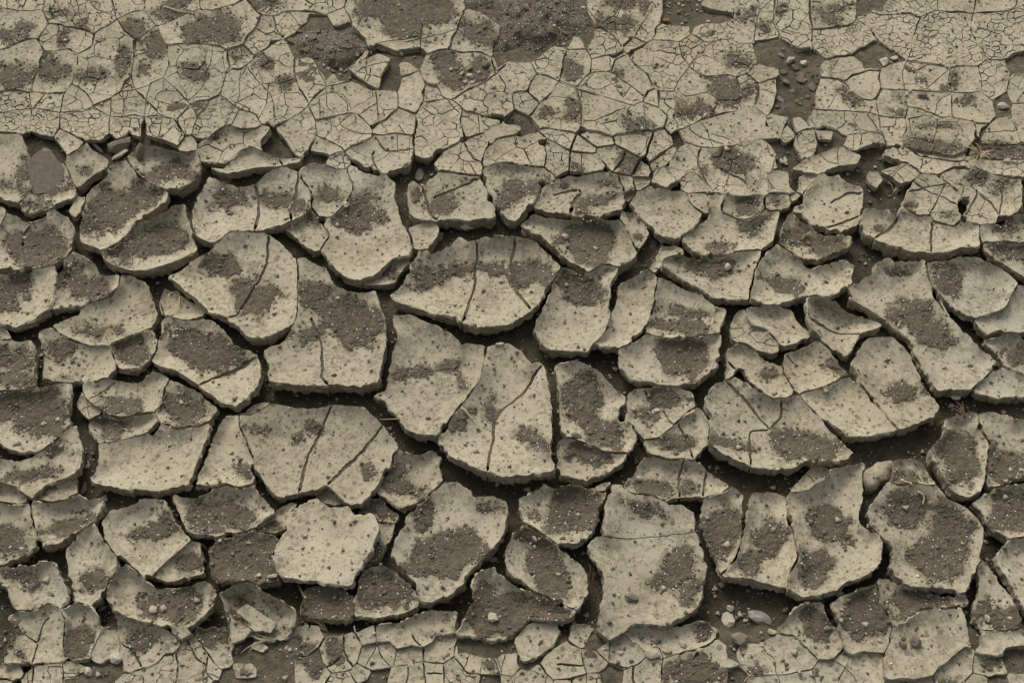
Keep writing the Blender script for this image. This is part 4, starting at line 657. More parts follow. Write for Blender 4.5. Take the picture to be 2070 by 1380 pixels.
def fine_cracks(poly, spacing, seed):
    """edges of an uneven, warped cell pattern over the plate: the fine crazing of the thin crust"""
    rng = np.random.default_rng(seed); lo, hi = poly.min(0)-spacing*2, poly.max(0)+spacing*2
    sy = spacing*0.74; nx = int((hi[0]-lo[0])/spacing)+2; ny = int((hi[1]-lo[1])/sy)+2
    pts = np.array([(lo[0]+(x+0.5*(y % 2)+rng.uniform(-.7, .7))*spacing*0.9, lo[1]+(y+rng.uniform(-.7, .7))*sy*0.9) for y in range(int(ny*1.12)) for x in range(int(nx*1.12)) if rng.random() > .2])
    pts[:, 1] /= 0.74
    r = delaunay_2d_cdt([Vector(v) for v in pts], [], [], 0, 1e-4, True)
    V = np.array([tuple(v) for v in r[0]]); F = [f for f in r[2] if len(f) == 3]
    cc = []; em = {}
    for k, f in enumerate(F):
        A, B_, C_ = V[f[0]], V[f[1]], V[f[2]]
        d = 2*(A[0]*(B_[1]-C_[1])+B_[0]*(C_[1]-A[1])+C_[0]*(A[1]-B_[1]))
        if abs(d) < 1e-9: cc.append((A+B_+C_)/3)
        else:
            a2, b2, c2 = A@A, B_@B_, C_@C_
            u = np.array([(a2*(B_[1]-C_[1])+b2*(C_[1]-A[1])+c2*(A[1]-B_[1]))/d, (a2*(C_[0]-B_[0])+b2*(A[0]-C_[0])+c2*(B_[0]-A[0]))/d])
            g = (A+B_+C_)/3
            if np.hypot(*(u-g)) > spacing: u = g
            cc.append(u*0.85+g*0.15)
        for e in ((f[0], f[1]), (f[1], f[2]), (f[2], f[0])): em.setdefault(tuple(sorted(e)), []).append(k)
    out = []
    for e, fs in em.items():
        if len(fs) != 2 or rng.random() < 0.14: continue
        a, b = cc[fs[0]].copy(), cc[fs[1]].copy()
        if np.hypot(*(a-b)) < 2.0: continue
        a[1] *= 0.74; b[1] *= 0.74
        mid = (a+b)/2
        if not (lo < mid).all() or not (mid < hi).all(): continue
        L = np.hypot(*(b-a)); n = max(1, int(L/5.5)); ln = np.linspace(0, 1, n+1)[:, None]
        q = a+(b-a)*ln
        if n > 1:
            w = np.stack([vnoise(q, 1/9, 21), vnoise(q, 1/9, 22)], 1)*1.8; w[0] = 0; w[-1] = 0; q = q+w
        out.append((q, rng.choice([1.0, 1.6, 2.5], p=[.38, .37, .25])))
    return out

ALL_TOP = []                      # top triangles of everything, for strewing grit and crumbs
def link(name, V, F, mat, parent=None, attrs=None, smooth=None, loc=None, sharp=None):
    V = np.asarray(V, float)
    loc = np.array(loc) if loc is not None else np.array([V[:, 0].mean(), V[:, 1].mean(), V[:, 2].min()])
    me = bpy.data.meshes.new(name); me.from_pydata((V-loc).tolist(), [], F if isinstance(F, list) else F.tolist())
    if attrs:
        for k, v in attrs.items():
            a = me.attributes.new(k, 'FLOAT', 'POINT'); a.data.foreach_set('value', np.asarray(v, np.float32))
    if smooth is not None: me.polygons.foreach_set('use_smooth', np.asarray(smooth, bool))
    if sharp is not None and len(sharp):
        me.update(calc_edges=True); ne = len(me.edges); ev = np.zeros(ne*2, np.int32); me.edges.foreach_get('vertices', ev); ev = np.sort(ev.reshape(-1, 2), 1).astype(np.int64)
        sh = np.sort(np.array(sharp), 1).astype(np.int64); ka = ev[:, 0]*10000000+ev[:, 1]; kb = sh[:, 0]*10000000+sh[:, 1]
        a = me.attributes.new('sharp_edge', 'BOOLEAN', 'EDGE'); a.data.foreach_set('value', np.isin(ka, kb))
    me.materials.append(mat); me.update()
    o = bpy.data.objects.new(name, me); SC.collection.objects.link(o)
    if parent is not None:
        o.parent = parent; o.location = Vector(loc)-parent.location-(parent.parent.location if parent.parent else Vector((0, 0, 0)))
    else: o.location = loc
    return o

def build_plate(p):
    poly = p['poly']; i = p['i']; big = p['area'] > 2500; rng = np.random.default_rng(100+i)
    # --- cuts: hand-placed ones separate fragments, fine ones only craze the crust
    cuts = []
    for s in p['cut']:
        c = parse(s)
        for end, nb in ((0, 1), (-1, -2)):
            d, near = seg_dist(c[[end]], poly, np.roll(poly, -1, 0))
            if d[0] < 18 and inside(c[[end]], poly)[0]:
                v = c[end]-c[nb]; c[end] = c[end]+v/(np.hypot(*v)+1e-9)*(d[0]*1.5+10)
        c = densify(c, 4.0, False); c = smooth_poly(c, 4, False); c = densify(c, STEP, False)
        c[:, 0] += vnoise(c, 1/8, 31)*1.5+vnoise(c, 1/24, 32)*2.4; c[:, 1] += vnoise(c, 1/8, 33)*1.4+vnoise(c, 1/24, 34)*1.6
        cuts.append((c, 2.0 if p['mark'] == 'the very tall pale plate' or q_top(p) or not big else 6.2 if p['area'] > 12000 else 4.2, True))
    if p['f']: cuts += [(c, w, False) for c, w in fine_cracks(poly, p['f']*.74, 500+i)]
    # --- points
    n = len(poly); pts = [tuple(v) for v in poly]; edges = []; ewid = []
    for c, w, man in cuts:
        ins = inside(c, poly)
        k0 = len(pts)
        keep = np.zeros(len(c)-1, bool)
        for k in range(len(c)-1): keep[k] = ins[k] or ins[k+1]
        idx = {}
        for k in range(len(c)-1):
            if not keep[k]: continue
            for q in (k, k+1):
                if q not in idx: idx[q] = len(pts); pts.append(tuple(c[q]))
            edges.append((idx[k], idx[k+1])); ewid.append((w, man))
    sp = 5.0 if p['f'] and p['f'] < 30 else (6.0 if p['area'] > 1500 else 4.5)
    lo, hi = poly.min(0), poly.max(0)
    gx, gy = np.meshgrid(np.arange(lo[0], hi[0]+sp, sp), np.arange(lo[1], hi[1]+sp, sp*0.866)); gx = gx+(np.arange(gx.shape[0]) % 2)[:, None]*sp/2
    g = np.stack([gx.ravel(), gy.ravel()], 1)+rng.uniform(-.22, .22, (gx.size, 2))*sp
    g = g[inside(g, poly)]
    if len(g):
        base = np.array(pts); A = poly; B_ = np.roll(poly, -1, 0)
        d, _ = seg_dist(g, A, B_); g = g[d > sp*0.55]
        if len(edges) and len(g):
            ea = np.array(edges); d, _ = seg_dist(g, base[ea[:, 0]], base[ea[:, 1]]); g = g[d > sp*0.5]
            wide = np.array([w_ > 3 and mn_ for w_, mn_ in ewid])
            if wide.any() and len(g): d, _ = seg_dist(g, base[ea[wide, 0]], base[ea[wide, 1]]); g = g[d > 5.6]
        pts += [tuple(v) for v in g]
    r = delaunay_2d_cdt([Vector(v) for v in pts], edges, [list(range(n))], 1, 1e-3, True)
    V = np.array([tuple(v) for v in r[0]]); F = np.array([f for f in r[2] if len(f) == 3], int)
    F = F[inside(V[F].mean(1), poly)] if len(F) else F
    if len(F) == 0: return None
    area2 = (V[F[:, 1], 0]-V[F[:, 0], 0])*(V[F[:, 2], 1]-V[F[:, 0], 1])-(V[F[:, 1], 1]-V[F[:, 0], 1])*(V[F[:, 2], 0]-V[F[:, 0], 0])
    F[area2 > 0] = F[area2 > 0][:, ::-1]       # pixel y points down, so this winding faces up
    cutw = {}
    for e, src in zip(r[1], r[4]):
        ws = [ewid[s] for s in src if s < len(ewid)]
        if ws: cutw[tuple(sorted(e))] = max(ws)
    # --- fragments by the hand-placed cuts
    e2f = {}
    for k, f in enumerate(F):
        for a, b in ((f[0], f[1]), (f[1], f[2]), (f[2], f[0])): e2f.setdefault((min(a, b), max(a, b)), []).append(k)
    lab = -np.ones(len(F), int); nl = 0
    adj = [[] for _ in F]
    for e, fs in e2f.items():
        if len(fs) == 2 and not (e in cutw and cutw[e][1]): adj[fs[0]].append(fs[1]); adj[fs[1]].append(fs[0])
    for k in range(len(F)):
        if lab[k] >= 0: continue
        st = [k]; lab[k] = nl
        while st:
            x = st.pop()
            for y in adj[x]:
                if lab[y] < 0: lab[y] = nl; st.append(y)
        nl += 1
    # --- open the cracks: every fan of faces round a crack vertex gets its own vertex, moved back from the crack
    V = V.tolist(); cv = {}
    for e, w in cutw.items():
        for v in e: cv.setdefault(v, []).append(w[0])
    vf = {}
    for k, f in enumerate(F):
        for v in f:
            if v in cv: vf.setdefault(v, []).append(k)
    F2 = F.copy(); V0 = np.array(V); iscut = {}
    for v, fs in vf.items():
        un = set(fs); fans = []
        nb = {k: [] for k in fs}
        loc = {}
        for k in fs:
            for o in F[k]:
                if o != v: loc.setdefault(o, []).append(k)
        for o, ks in loc.items():
            if len(ks) == 2 and (min(v, o), max(v, o)) not in cutw: nb[ks[0]].append(ks[1]); nb[ks[1]].append(ks[0])
        while un:
            s = [un.pop()]; fan = [s[0]]
            while s:
                x = s.pop()
                for y in nb[x]:
                    if y in un: un.remove(y); s.append(y); fan.append(y)
            fans.append(fan)
        if len(fans) < 2: continue
        w = max(cv[v])*(1+0.45*float(vnoise(V0[v][None], 1/28, 77)[0]))
        for q, fan in enumerate(fans):
            cen = V0[F[fan].ravel()].mean(0)-V0[v]; L = np.hypot(*cen)+1e-9
            new = V0[v]+cen/L*(min(w*0.5, L*0.6) if w < 3 else min(w*0.5, L*1.15))
            if q == 0: V[v] = new.tolist(); tgt = v
            else: tgt = len(V); V.append(new.tolist())
            iscut[tgt] = True
            for k in fan: F2[k][F2[k] == v] = tgt
    V = np.array(V); F = F2
    # --- heights
    A, B_ = poly, np.roll(poly, -1, 0)
    d, _ = seg_dist(V, A, B_)
    ins = inside(V, poly); d = np.where(ins, d, 0)
    D = max(6.0, d.max()*0.92); cen = poly.mean(0); ex = (poly.max(0)-poly.min(0))/2+1
    ang = (V-cen)/ex
    rb, rf, rl, rr = p['rim'] or (1.15, 0.75, 0.8, 0.8)
    L = np.hypot(ang[:, 0], ang[:, 1])+1e-6; ux, uy = ang[:, 0]/L, ang[:, 1]/L
    wt = (rb*np.clip(-uy, 0, 1)**2+rf*np.clip(uy, 0, 1)**2+rl*np.clip(-ux, 0, 1)**2+rr*np.clip(ux, 0, 1)**2)
    wt = wt*(1+0.35*vnoise(ang*1.3+i*3.1, 1.0, 5))
    t = np.clip(1-d/D, 0, 1)
    c = p['c']*0.001*(1.4 if p['area'] > 3000 else 1.0)
    fl = flat_part(V)
    dish = c*wt*t**2.0*np.clip(L*1.3, 0, 1)*(1-0.6*np.maximum(fl, .75*flat_soft(V)))
    if c < 0: dish = -c*np.clip(1-t**2, 0, 1)*(1+0.45*vnoise(V, 1/26, 8)+0.3*vnoise(V, 1/12, 9))
    base = (p['th']*(1.16 if p['area'] > 7000 else 1.0)+p['h'])*0.001-0.008+rng.uniform(-.0010, .0010)*(0.4 if q_top(p) else 1)
    z = base+dish+0.0011*vnoise(V, 1/34, 6)*(1-.5*fl)+0.0005*vnoise(V, 1/13, 7)
    z = z+(V[:, 0]-cen[0])/1035*p['tilt'][0]-(V[:, 1]-cen[1])/1035*p['tilt'][1]
    # fragments settle unevenly
    if nl > 1:
        off = rng.uniform(-.0016, .0016, nl); tl = rng.uniform(-.02, .02, (nl, 2))
        vo = np.zeros(len(V)); vc = np.zeros(len(V))
        for k in range(3): np.add.at(vo, F[:, k], off[lab]); np.add.at(vc, F[:, k], 1)
        z = z+vo/np.maximum(vc, 1)
    # the soil lying in the hollow is a thin layer with its own relief
    soil = np.full(len(V), p['sf'])
    for s in p['soil']:
        ck, rest = s.split(); cx, cy, rx, ry, an = [float(u) for u in rest.split(',')]; o = CROPS[ck]
        cx, cy, rx, ry = o[0]+cx/o[2], o[1]+cy/o[2], rx/o[2]*1.04, ry/o[2]*1.04; an = math.radians(an)
        dx, dy = V[:, 0]-cx, V[:, 1]-cy; a_, b_ = (dx*math.cos(an)+dy*math.sin(an))/rx, (-dx*math.sin(an)+dy*math.cos(an))/ry
        rm = min(rx, ry)
        rr_ = np.sqrt(a_*a_+b_*b_)+(13*vnoise(V, 1/34, 41+i)+8*vnoise(V, 1/13, 42+i))/max(rm, 16)
        soil = np.maximum(soil, np.clip(0.5+(1-rr_)*max(rm, 10)/26, 0, 1))
    Wt = world_at(V, z)
    # --- solid: top, ragged layered sides, underside resting on the ground
    key = {}
    for k, f in enumerate(F):
        for a, b in ((f[0], f[1]), (f[1], f[2]), (f[2], f[0])): key[(a, b)] = k
    bnd = [(a, b) for (a, b) in key if (b, a) not in key]
    nv = len(V); bvs = sorted({a for e in bnd for a in e}); bi = {v: q for q, v in enumerate(bvs)}; nb_ = len(bvs)
    bvs = np.array(bvs)
    nrm = np.zeros((nv, 2))
    for a, b in bnd:
        e = Wt[b, :2]-Wt[a, :2]; L_ = np.hypot(*e)+1e-12; o = np.array([e[1], -e[0]])/L_
        nrm[a] += o; nrm[b] += o
    nrm = nrm[bvs]; nrm /= np.hypot(nrm[:, 0], nrm[:, 1])[:, None]+1e-9
    # outward = away from the faces
    fc = np.zeros((nv, 2)); cn = np.zeros(nv)
    for k in range(3):
        np.add.at(fc, F[:, k], Wt[F].mean(1)[:, :2]); np.add.at(cn, F[:, k], 1)
    inw = fc[bvs]/np.maximum(cn[bvs], 1)[:, None]-Wt[bvs, :2]
    if ((nrm*inw).sum(1) > 0).mean() > .5: nrm = -nrm
    crackv = np.array([v in iscut and d[v] > 1.5 for v in bvs])
    TH = p['th']*0.001*(1.16 if p['area'] > 7000 else 1.0)
    th = TH*(1.2 if p['area'] > 3500 and p['h'] < 5 else 1.0)*(1+0.22*vnoise(V[bvs], 1/30, 51)+0.15*vnoise(V[bvs], 1/8, 52))
    rings = []; s_amp = np.where(crackv, 0.0, 1.0)
    for lev, (fz, out) in enumerate(((0.14, 0.0007), (0.40, 0.0002), (0.68, 0.0005), (1.0, -0.0028))):
        o = (out+0.0026*vnoise(V[bvs]+lev*7.7, 1/6.0, 60+lev)+0.0020*vnoise(V[bvs]+lev*31, 1/17.0, 70+lev))*(1.0 if p['area'] > 4000 else .5)
        R_ = Wt[bvs].copy(); R_[:, :2] += nrm*(o*s_amp)[:, None]; R_[:, 2] -= th*fz*(1 if not p['name'] == 'soil_mound' else 1)
        rings.append(R_)
    body = Wt.copy(); dw = d/1035.0
    body[:, 2] = np.minimum(z-TH-0.014*np.clip(dw/0.022, 0, 1)-0.001, z-TH)
    body[bvs] = rings[-1]
    if p['h'] < 5: body[:, 2] = np.where(d > 18, np.minimum(body[:, 2], GROUND_Z-0.002), body[:, 2])
    allV = np.concatenate([Wt]+rings[:-1]+[body])
    off_r = [nv+q*nb_ for q in range(3)]; off_b = nv+3*nb_
    def rv(lev, v): return v if lev == 0 else (off_r[lev-1]+bi[v] if lev < 4 else off_b+v)
    quads = []; qf = []
    for a, b in bnd:
        k = key[(a, b)]
        for lev in range(4): quads.append((rv(lev, a), rv(lev+1, a), rv(lev+1, b), rv(lev, b))); qf.append(k)
    at_soil = np.concatenate([soil]+[soil[bvs]*0.5]*3+[np.zeros(nv)])
    sd0 = np.zeros(nv); sd0[bvs] = 0.12
    at_side = np.concatenate([sd0, np.full(nb_, .62), np.ones(nb_), np.ones(nb_), np.ones(nv)])
    tone = 1+rng.uniform(-.09, .06)+(0.10 if 'lying loose on top' in (p['lab'] or '') else 0)
    mat = M_SOIL if p['name'] == 'soil_mound' else M_PLATE
    cW = world_at(cen[None], [GROUND_Z])[0]
    def emit(name, fm, parent):
        tri = F[fm]; qm = [q for q, k in zip(quads, qf) if fm[k]]
        bot = tri[:, ::-1]+off_b
        faces = tri.tolist()+bot.tolist()+[list(q) for q in qm]
        used = np.unique(np.concatenate([tri.ravel(), bot.ravel()]+([np.array(qm).ravel()] if qm else [])))
        mp = -np.ones(len(allV), int); mp[used] = np.arange(len(used))
        faces = [[int(mp[x]) for x in f] for f in faces]
        sm = np.zeros(len(faces), bool); sm[:len(tri)] = True
        vv = allV[used]
        lc = cW if parent is None else np.array([vv[:, 0].mean(), vv[:, 1].mean(), GROUND_Z])
        o = link(name, vv, faces, mat, parent, dict(soil=at_soil[used], side=at_side[used], tone=np.full(len(used), tone)), sm, lc, sharp=[(mp[q[0]], mp[q[3]]) for q in qm if q[0] < nv and q[3] < nv])
        return o
    sizes = np.bincount(lab, minlength=nl)
    # slivers too small to be pieces go with a neighbour
    bigl = [q for q in range(nl) if sizes[q] >= max(12, 0.015*len(F))]
    if len(bigl) > 1:
        for q in range(nl):
            if q not in bigl:
                cq = V[F[lab == q].ravel()].mean(0)
                best = min(bigl, key=lambda x: np.hypot(*(V[F[lab == x].ravel()]-cq).T).min()); lab[lab == q] = best
    fsoil = soil[F].max(1)
    # damp soil has settled in the hollow: a thin crumbly layer of its own, thinning out to a ragged edge
    def soil_patch(fm, parent):
        sel = fm & (fsoil > 0.22)
        if sel.sum() < 6: return
        T = F[sel]; used = np.unique(T); mp = {int(v): k for k, v in enumerate(used)}
        VP = [V[v] for v in used]; SP_ = [soil[v] for v in used]; ZP = [z[v] for v in used]
        cr = [v in iscut for v in used]; DP = [d[v] for v in used]
        tr = [[mp[int(x)] for x in t] for t in T]
        for it in range(2 if p['area'] > 2500 else 1):
            mid = {}; nt_ = []
            for t in tr:
                m_ = []
                for x, y in ((t[0], t[1]), (t[1], t[2]), (t[2], t[0])):
                    k = (min(x, y), max(x, y))
                    if k not in mid:
                        mid[k] = len(VP); VP.append((VP[x]+VP[y])/2); SP_.append((SP_[x]+SP_[y])/2); ZP.append((ZP[x]+ZP[y])/2); DP.append((DP[x]+DP[y])/2); cr.append(cr[x] and cr[y])
                    m_.append(mid[k])
                nt_ += [[t[0], m_[0], m_[2]], [m_[0], t[1], m_[1]], [m_[2], m_[1], t[2]], m_]
            tr = nt_
            if len(tr) > 30000: break
        VP = np.array(VP); SP_ = np.array(SP_); ZP = np.array(ZP)
        n_ = 0.22*vnoise(VP, 1/18, 91+i)+0.24*vnoise(VP, 1/8, 92+i)+0.26*vnoise(VP, 1/3.6, 93+i)+0.14*vnoise(VP, 1/1.8, 94+i)
        t_ = SP_+n_-0.5
        lift = np.where(t_ > 0, np.minimum(t_, .5)*0.0030+0.0003+np.clip(t_*4, 0, 1)*0.0007*(vnoise(VP, 1/5, 95)+.8*vnoise(VP, 1/2.4, 96)), t_*0.012-.0002)
        lift = np.where(t_ > 0, np.maximum(lift, .0004), lift)
        lift = np.where(np.array(cr) & (np.array(DP) > 0), np.minimum(lift, -0.001), lift)
        lift = np.where(np.array(DP) < 1.0, np.minimum(lift, -0.0006), lift)
        tr = np.array(tr); keep = (lift[tr] > -0.0035).any(1) & (lift[tr].max(1) > -0.0015); tr = tr[keep]
        if len(tr) < 8 or (lift[tr].max(1) > 0).sum() < 6: return
        par = np.arange(len(VP))
        while True:
            m_ = par[tr].min(1); old = par.copy()
            for k in range(3): np.minimum.at(par, tr[:, k], m_)
            par = par[par]
            if (par == old).all(): break
        root = par[tr[:, 0]]; WA = world_at(VP, ZP+lift)
        for rt in np.unique(root):
            tq = tr[root == rt]
            if len(tq) < 40 or (lift[tq].max(1) > 0).sum() < 12: continue
            used = np.unique(tq); mp = -np.ones(len(VP), int); mp[used] = np.arange(len(used)); WP = WA[used]
            link('soil_patch', WP, mp[tq], M_SOIL, parent, smooth=np.ones(len(tq), bool), loc=WP.mean(0))
    def parent_off(o): return 0
    has_soil = (p['name'] != 'soil_mound') and ((fsoil > .55).sum() >= 10)
    if len(bigl) <= 1 and not has_soil: obj = emit(p['name'], np.ones(len(F), bool), None)
    else:
        obj = bpy.data.objects.new(p['name'], None); SC.collection.objects.link(obj); obj.location = cW; obj.empty_display_size = .02
        if len(bigl) <= 1:
            emit('crust', np.ones(len(F), bool), obj); soil_patch(np.ones(len(F), bool), obj)
        else:
            for q in bigl:
                fr = emit('fragment', lab == q, obj)
                if has_soil: soil_patch(lab == q, fr)
        # soil washed into the wide cracks fills them to just below the brim
        if p['area'] > 5000:
            for c, w, man in cuts:
                if not man or w < 3: continue
                ci = c[inside(c, poly)]
                if len(ci) < 8: continue
                ci = ci[2:-2]; k = ((ci[:, None]-V[None])**2).sum(2).argmin(1)
                zc = np.convolve(np.pad(z[k], 4, 'edge'), np.ones(9)/9, 'valid')-.0022-.0012*np.abs(vnoise(ci, 1/14, 5))
                tg = np.gradient(ci, axis=0); tg /= np.hypot(tg[:, 0], tg[:, 1])[:, None]+1e-9; nn = np.stack([tg[:, 1], -tg[:, 0]], 1)
                rows = [world_at(ci+nn*o_, zc+dz_+(.0007*vnoise(ci+nn*o_, 1/3, 6))) for o_, dz_ in ((-w*.75, .0006), (-w*.3, 0), (w*.3, 0), (w*.75, .0006))]+[world_at(ci+nn*o_, zc-.004) for o_ in (w*.75, -w*.75)]
                m_ = len(ci); RV = np.concatenate(rows); RF = []
                for a_ in range(m_-1):
                    for b_ in range(6): b2 = (b_+1) % 6; RF.append((b_*m_+a_, b2*m_+a_, b2*m_+a_+1, b_*m_+a_+1))
                RF += [tuple(b_*m_ for b_ in range(6))[::-1], tuple(b_*m_+m_-1 for b_ in range(6))]
                link('soil_seam', RV, RF, M_SOIL, obj, smooth=np.ones(len(RF), bool), loc=RV.mean(0))
    ALL_TOP.append((Wt[F], soil[F].mean(1)))
    p['cen'] = cen; p['obj'] = obj; p['W'] = cW
    return obj
for p in PL: build_plate(p)
# ---------------------------------------------------------------- the ground under and around the plates
def tag(o, label=None, cat=None, group=None, kind=None):
    if label: o['label'] = label
    if cat: o['category'] = cat
    if group: o['group'] = group
    if kind: o['kind'] = kind
    return o
def to_px(xy, z=0.0):
    dz = z-CAM_Z; f_ = np.maximum(xy[:, 1]*CP-dz*SP, .2); return np.stack([xy[:, 0]/f_*FPX+W0/2, H0/2-(xy[:, 1]*SP+dz*CP)/f_*FPX], 1)
def ground_dry(xy):
    q = to_px(np.asarray(xy, float)); q2 = q+np.stack([vnoise(q, 1/40, 81), vnoise(q, 1/40, 82)], 1)*14
    r = np.maximum(flat_part(q2), .8*flat_soft(q2))*np.where((np.abs(q[:, 0]-W0/2) < 1300), 1, 0)
    cut = np.zeros(len(q))
    for cx, cy, rx, ry in OPEN[:12]: cut = np.maximum(cut, np.clip(1.6-np.sqrt(((q2[:, 0]-cx)/rx)**2+((q2[:, 1]-cy)/ry)**2)*1.1, 0, 1))
    return r*(1-0.55*cut)
def ground_z(xy): return GROUND_Z+0.0155*ground_dry(xy)+0.0035*vnoise(xy, 18, 3)+0.0022*vnoise(xy, 55, 4)+0.0012*vnoise(xy, 160, 5)
def grid_axis(c, n, inner, outer):
    s = np.linspace(-1, 1, n); return c+inner*s+(outer-inner)*np.sign(s)*np.clip((np.abs(s)-0.82)/0.18, 0, 1)**3
gx = grid_axis(0, 560, 1.7, 60); gy = grid_axis(1.5, 480, 1.5, 60)
GX, GY = np.meshgrid(gx, gy); xy = np.stack([GX.ravel(), GY.ravel()], 1)
GV = np.column_stack([xy, ground_z(xy)]); ny, nx = GX.shape
ii = np.arange(ny*nx).reshape(ny, nx)
GF = np.stack([ii[:-1, :-1].ravel(), ii[:-1, 1:].ravel(), ii[1:, 1:].ravel(), ii[1:, :-1].ravel()], 1)
g = link('ground', GV, GF, M_GROUND, attrs=dict(dry=ground_dry(xy)), smooth=np.ones(len(GF), bool), loc=(0, 0, 0)); tag(g, kind='structure')

# ---------------------------------------------------------------- the mudflat goes on beyond the frame as plain cracked crust
def crust():
    rng = np.random.default_rng(55); s = 0.11
    pts = np.array([(x*s+rng.uniform(-.045, .045), y*s+rng.uniform(-.045, .045)) for x in range(-32, 33) for y in range(-6, 48)])
    r = delaunay_2d_cdt([Vector(v) for v in pts], [], [], 0, 1e-6, True)
    V = np.array([tuple(v) for v in r[0]]); F = [f for f in r[2] if len(f) == 3]; ring = {}
    for f in F:
        A, B_, C_ = V[f[0]], V[f[1]], V[f[2]]; cen = (A+B_+C_)/3
        for v in f: ring.setdefault(v, []).append(cen)
    VV, FF, T = [], [], []
    for v, cs in ring.items():
        c0 = V[v]; cs = np.array(cs); a = np.arctan2(cs[:, 1]-c0[1], cs[:, 0]-c0[0]); cs = cs[a.argsort()]
        if len(cs) < 4 or not (-3.4 < c0[0] < 3.4 and -.4 < c0[1] < 5): continue
        # leave the photographed ground free
        def pix(q):
            dz = -CAM_Z; f_ = q[:, 1]*CP-dz*SP; u = q[:, 0]/f_*FPX+W0/2; v_ = H0/2-(q[:, 1]*SP+dz*CP)/f_*FPX; return u, v_, f_
        u, v_, f_ = pix(cs)
        if (f_ < .05).any(): pass
        elif ((u > -28) & (u < W0+28) & (v_ > -22) & (v_ < H0+24)).any(): continue
        q = densify(cs, 0.012, True); q = smooth_poly(q, 2, True); q = q+(c0-q)*0.06
        q = q+np.stack([vnoise(q, 90, 1), vnoise(q, 90, 2)], 1)*0.0022
        n = len(q); b = len(VV); zt = 0.006+rng.uniform(-.002, .002); cu = rng.uniform(.002, .009)
        for sc_, zz in ((1, zt+cu), (0.8, zt+cu*.4), (0.45, zt)):
            for p_ in q: pp = c0+(p_-c0)*sc_; VV.append((pp[0], pp[1], zz))
        VV.append((c0[0], c0[1], zt))
        for p_ in q: VV.append((p_[0], p_[1], zt+cu-0.018))
        for k in range(n):
            k2 = (k+1) % n
            FF += [(b+k, b+k2, b+n+k2, b+n+k), (b+n+k, b+n+k2, b+2*n+k2, b+2*n+k), (b+2*n+k, b+2*n+k2, b+3*n), (b+3*n+1+k, b+3*n+1+k2, b+k2, b+k)]
    VV = np.array(VV); soil = np.clip(0.45+0.6*vnoise(VV[:, :2], 9, 8)-0.1, 0, 1)
    o = link('cracked_crust', VV, FF, M_PLATE, attrs=dict(soil=soil, side=np.zeros(len(VV)), tone=np.ones(len(VV))), loc=(0, 1.5, 0))
    tag(o, 'cracked mud crust carrying on past the edges of the photo', 'mud crust', kind='stuff')
crust()

# ---------------------------------------------------------------- finding the surface seen at a point of the photo
bpy.context.view_layer.update(); DG = bpy.context.evaluated_depsgraph_get()
CAMV = Vector((0, 0, CAM_Z))
def hit(x, y):
    ok, loc, nrm, idx, ob, mx = SC.ray_cast(DG, CAMV, ray_dir(x, y))
    return (loc, nrm, ob) if ok else (Vector(world_at(np.array([[x, y]]), [0])[0]), Vector((0, 0, 1)), None)
def top_at(wx, wy):
    ok, loc, nrm, idx, ob, mx = SC.ray_cast(DG, Vector((wx, wy, 1)), Vector((0, 0, -1)))
    return loc.z if ok else GROUND_Z
PXM = 1/1035.0
def ico(sub=2):
    import bmesh
    bm = bmesh.new(); bmesh.ops.create_icosphere(bm, subdivisions=sub, radius=1)
    V = np.array([v.co[:] for v in bm.verts]); F = [[v.index for v in f.verts] for f in bm.faces]; bm.free(); return V, F
ICO2, ICO3 = ico(2), ico(3)
def stone(name, x, y, rx, ry, hz, mat, label, cat, ang=0, rough=0.42, group=None, sub=2, facet=0.85, sink=0.35, kind=None, flat=False):
    """an irregular lump; x, y, rx, ry read off the photo, laid on whatever lies there"""
    kk = .72 if group not in (PEB, CLD) else .86; rx, ry, hz = rx*kk, ry*kk, hz*kk
    if group not in (PEB, CLD): facet, flat = .9, True
    loc, nrm, ob = hit(x, y+ry*0.3)
    sc = (loc-CAMV).length/2.19*PXM
    V, F = (ICO3 if sub == 3 else ICO2); V = V.copy(); sd_ = int(x*7+y*13) % 997
    rr = 1+rough*vnoise(V[:, :2]*1.7+V[:, 2:]*2.3, 1.0, sd_)+rough*.5*vnoise(V[:, :2]*4+V[:, 2:]*5, 1.0, sd_+1)+rough*.25*vnoise(V[:, :2]*9+V[:, 2:]*11, 1.0, sd_+2)
    V = V*rr[:, None]
    if facet:      # plane cuts give broken faces
        r_ = np.random.default_rng(sd_)
        for k in range(7):
            n = r_.normal(size=3); n /= np.linalg.norm(n); dd = V@n; lim = r_.uniform(.62, .92); V -= np.clip(dd-lim, 0, None)[:, None]*n*facet*1.6
    if flat: V[:, 2] = np.clip(V[:, 2], -.55, .45)
    V = V*np.array([rx*sc, ry*sc/0.80, hz*sc]); a = math.radians(-ang); ca, sa = math.cos(a), math.sin(a)
    V[:, :2] = V[:, :2]@np.array([[ca, sa], [-sa, ca]])
    n = nrm if nrm.z > .5 else Vector((0, 0, 1)); R_ = np.array(Vector((0, 0, 1)).rotation_difference(n).to_matrix())
    V = V@R_.T; z0 = V[:, 2].min(); V[:, 2] -= z0*(1-sink)
    base = np.array(loc)
    o = link(name, V+base, F, mat, smooth=np.zeros(len(F), bool) if facet else np.ones(len(F), bool), loc=base)
    return tag(o, label, cat, group, kind)
PEB, CLD = 'loose stones lying on the mud', 'loose clods of earth on the mud'
S = stone
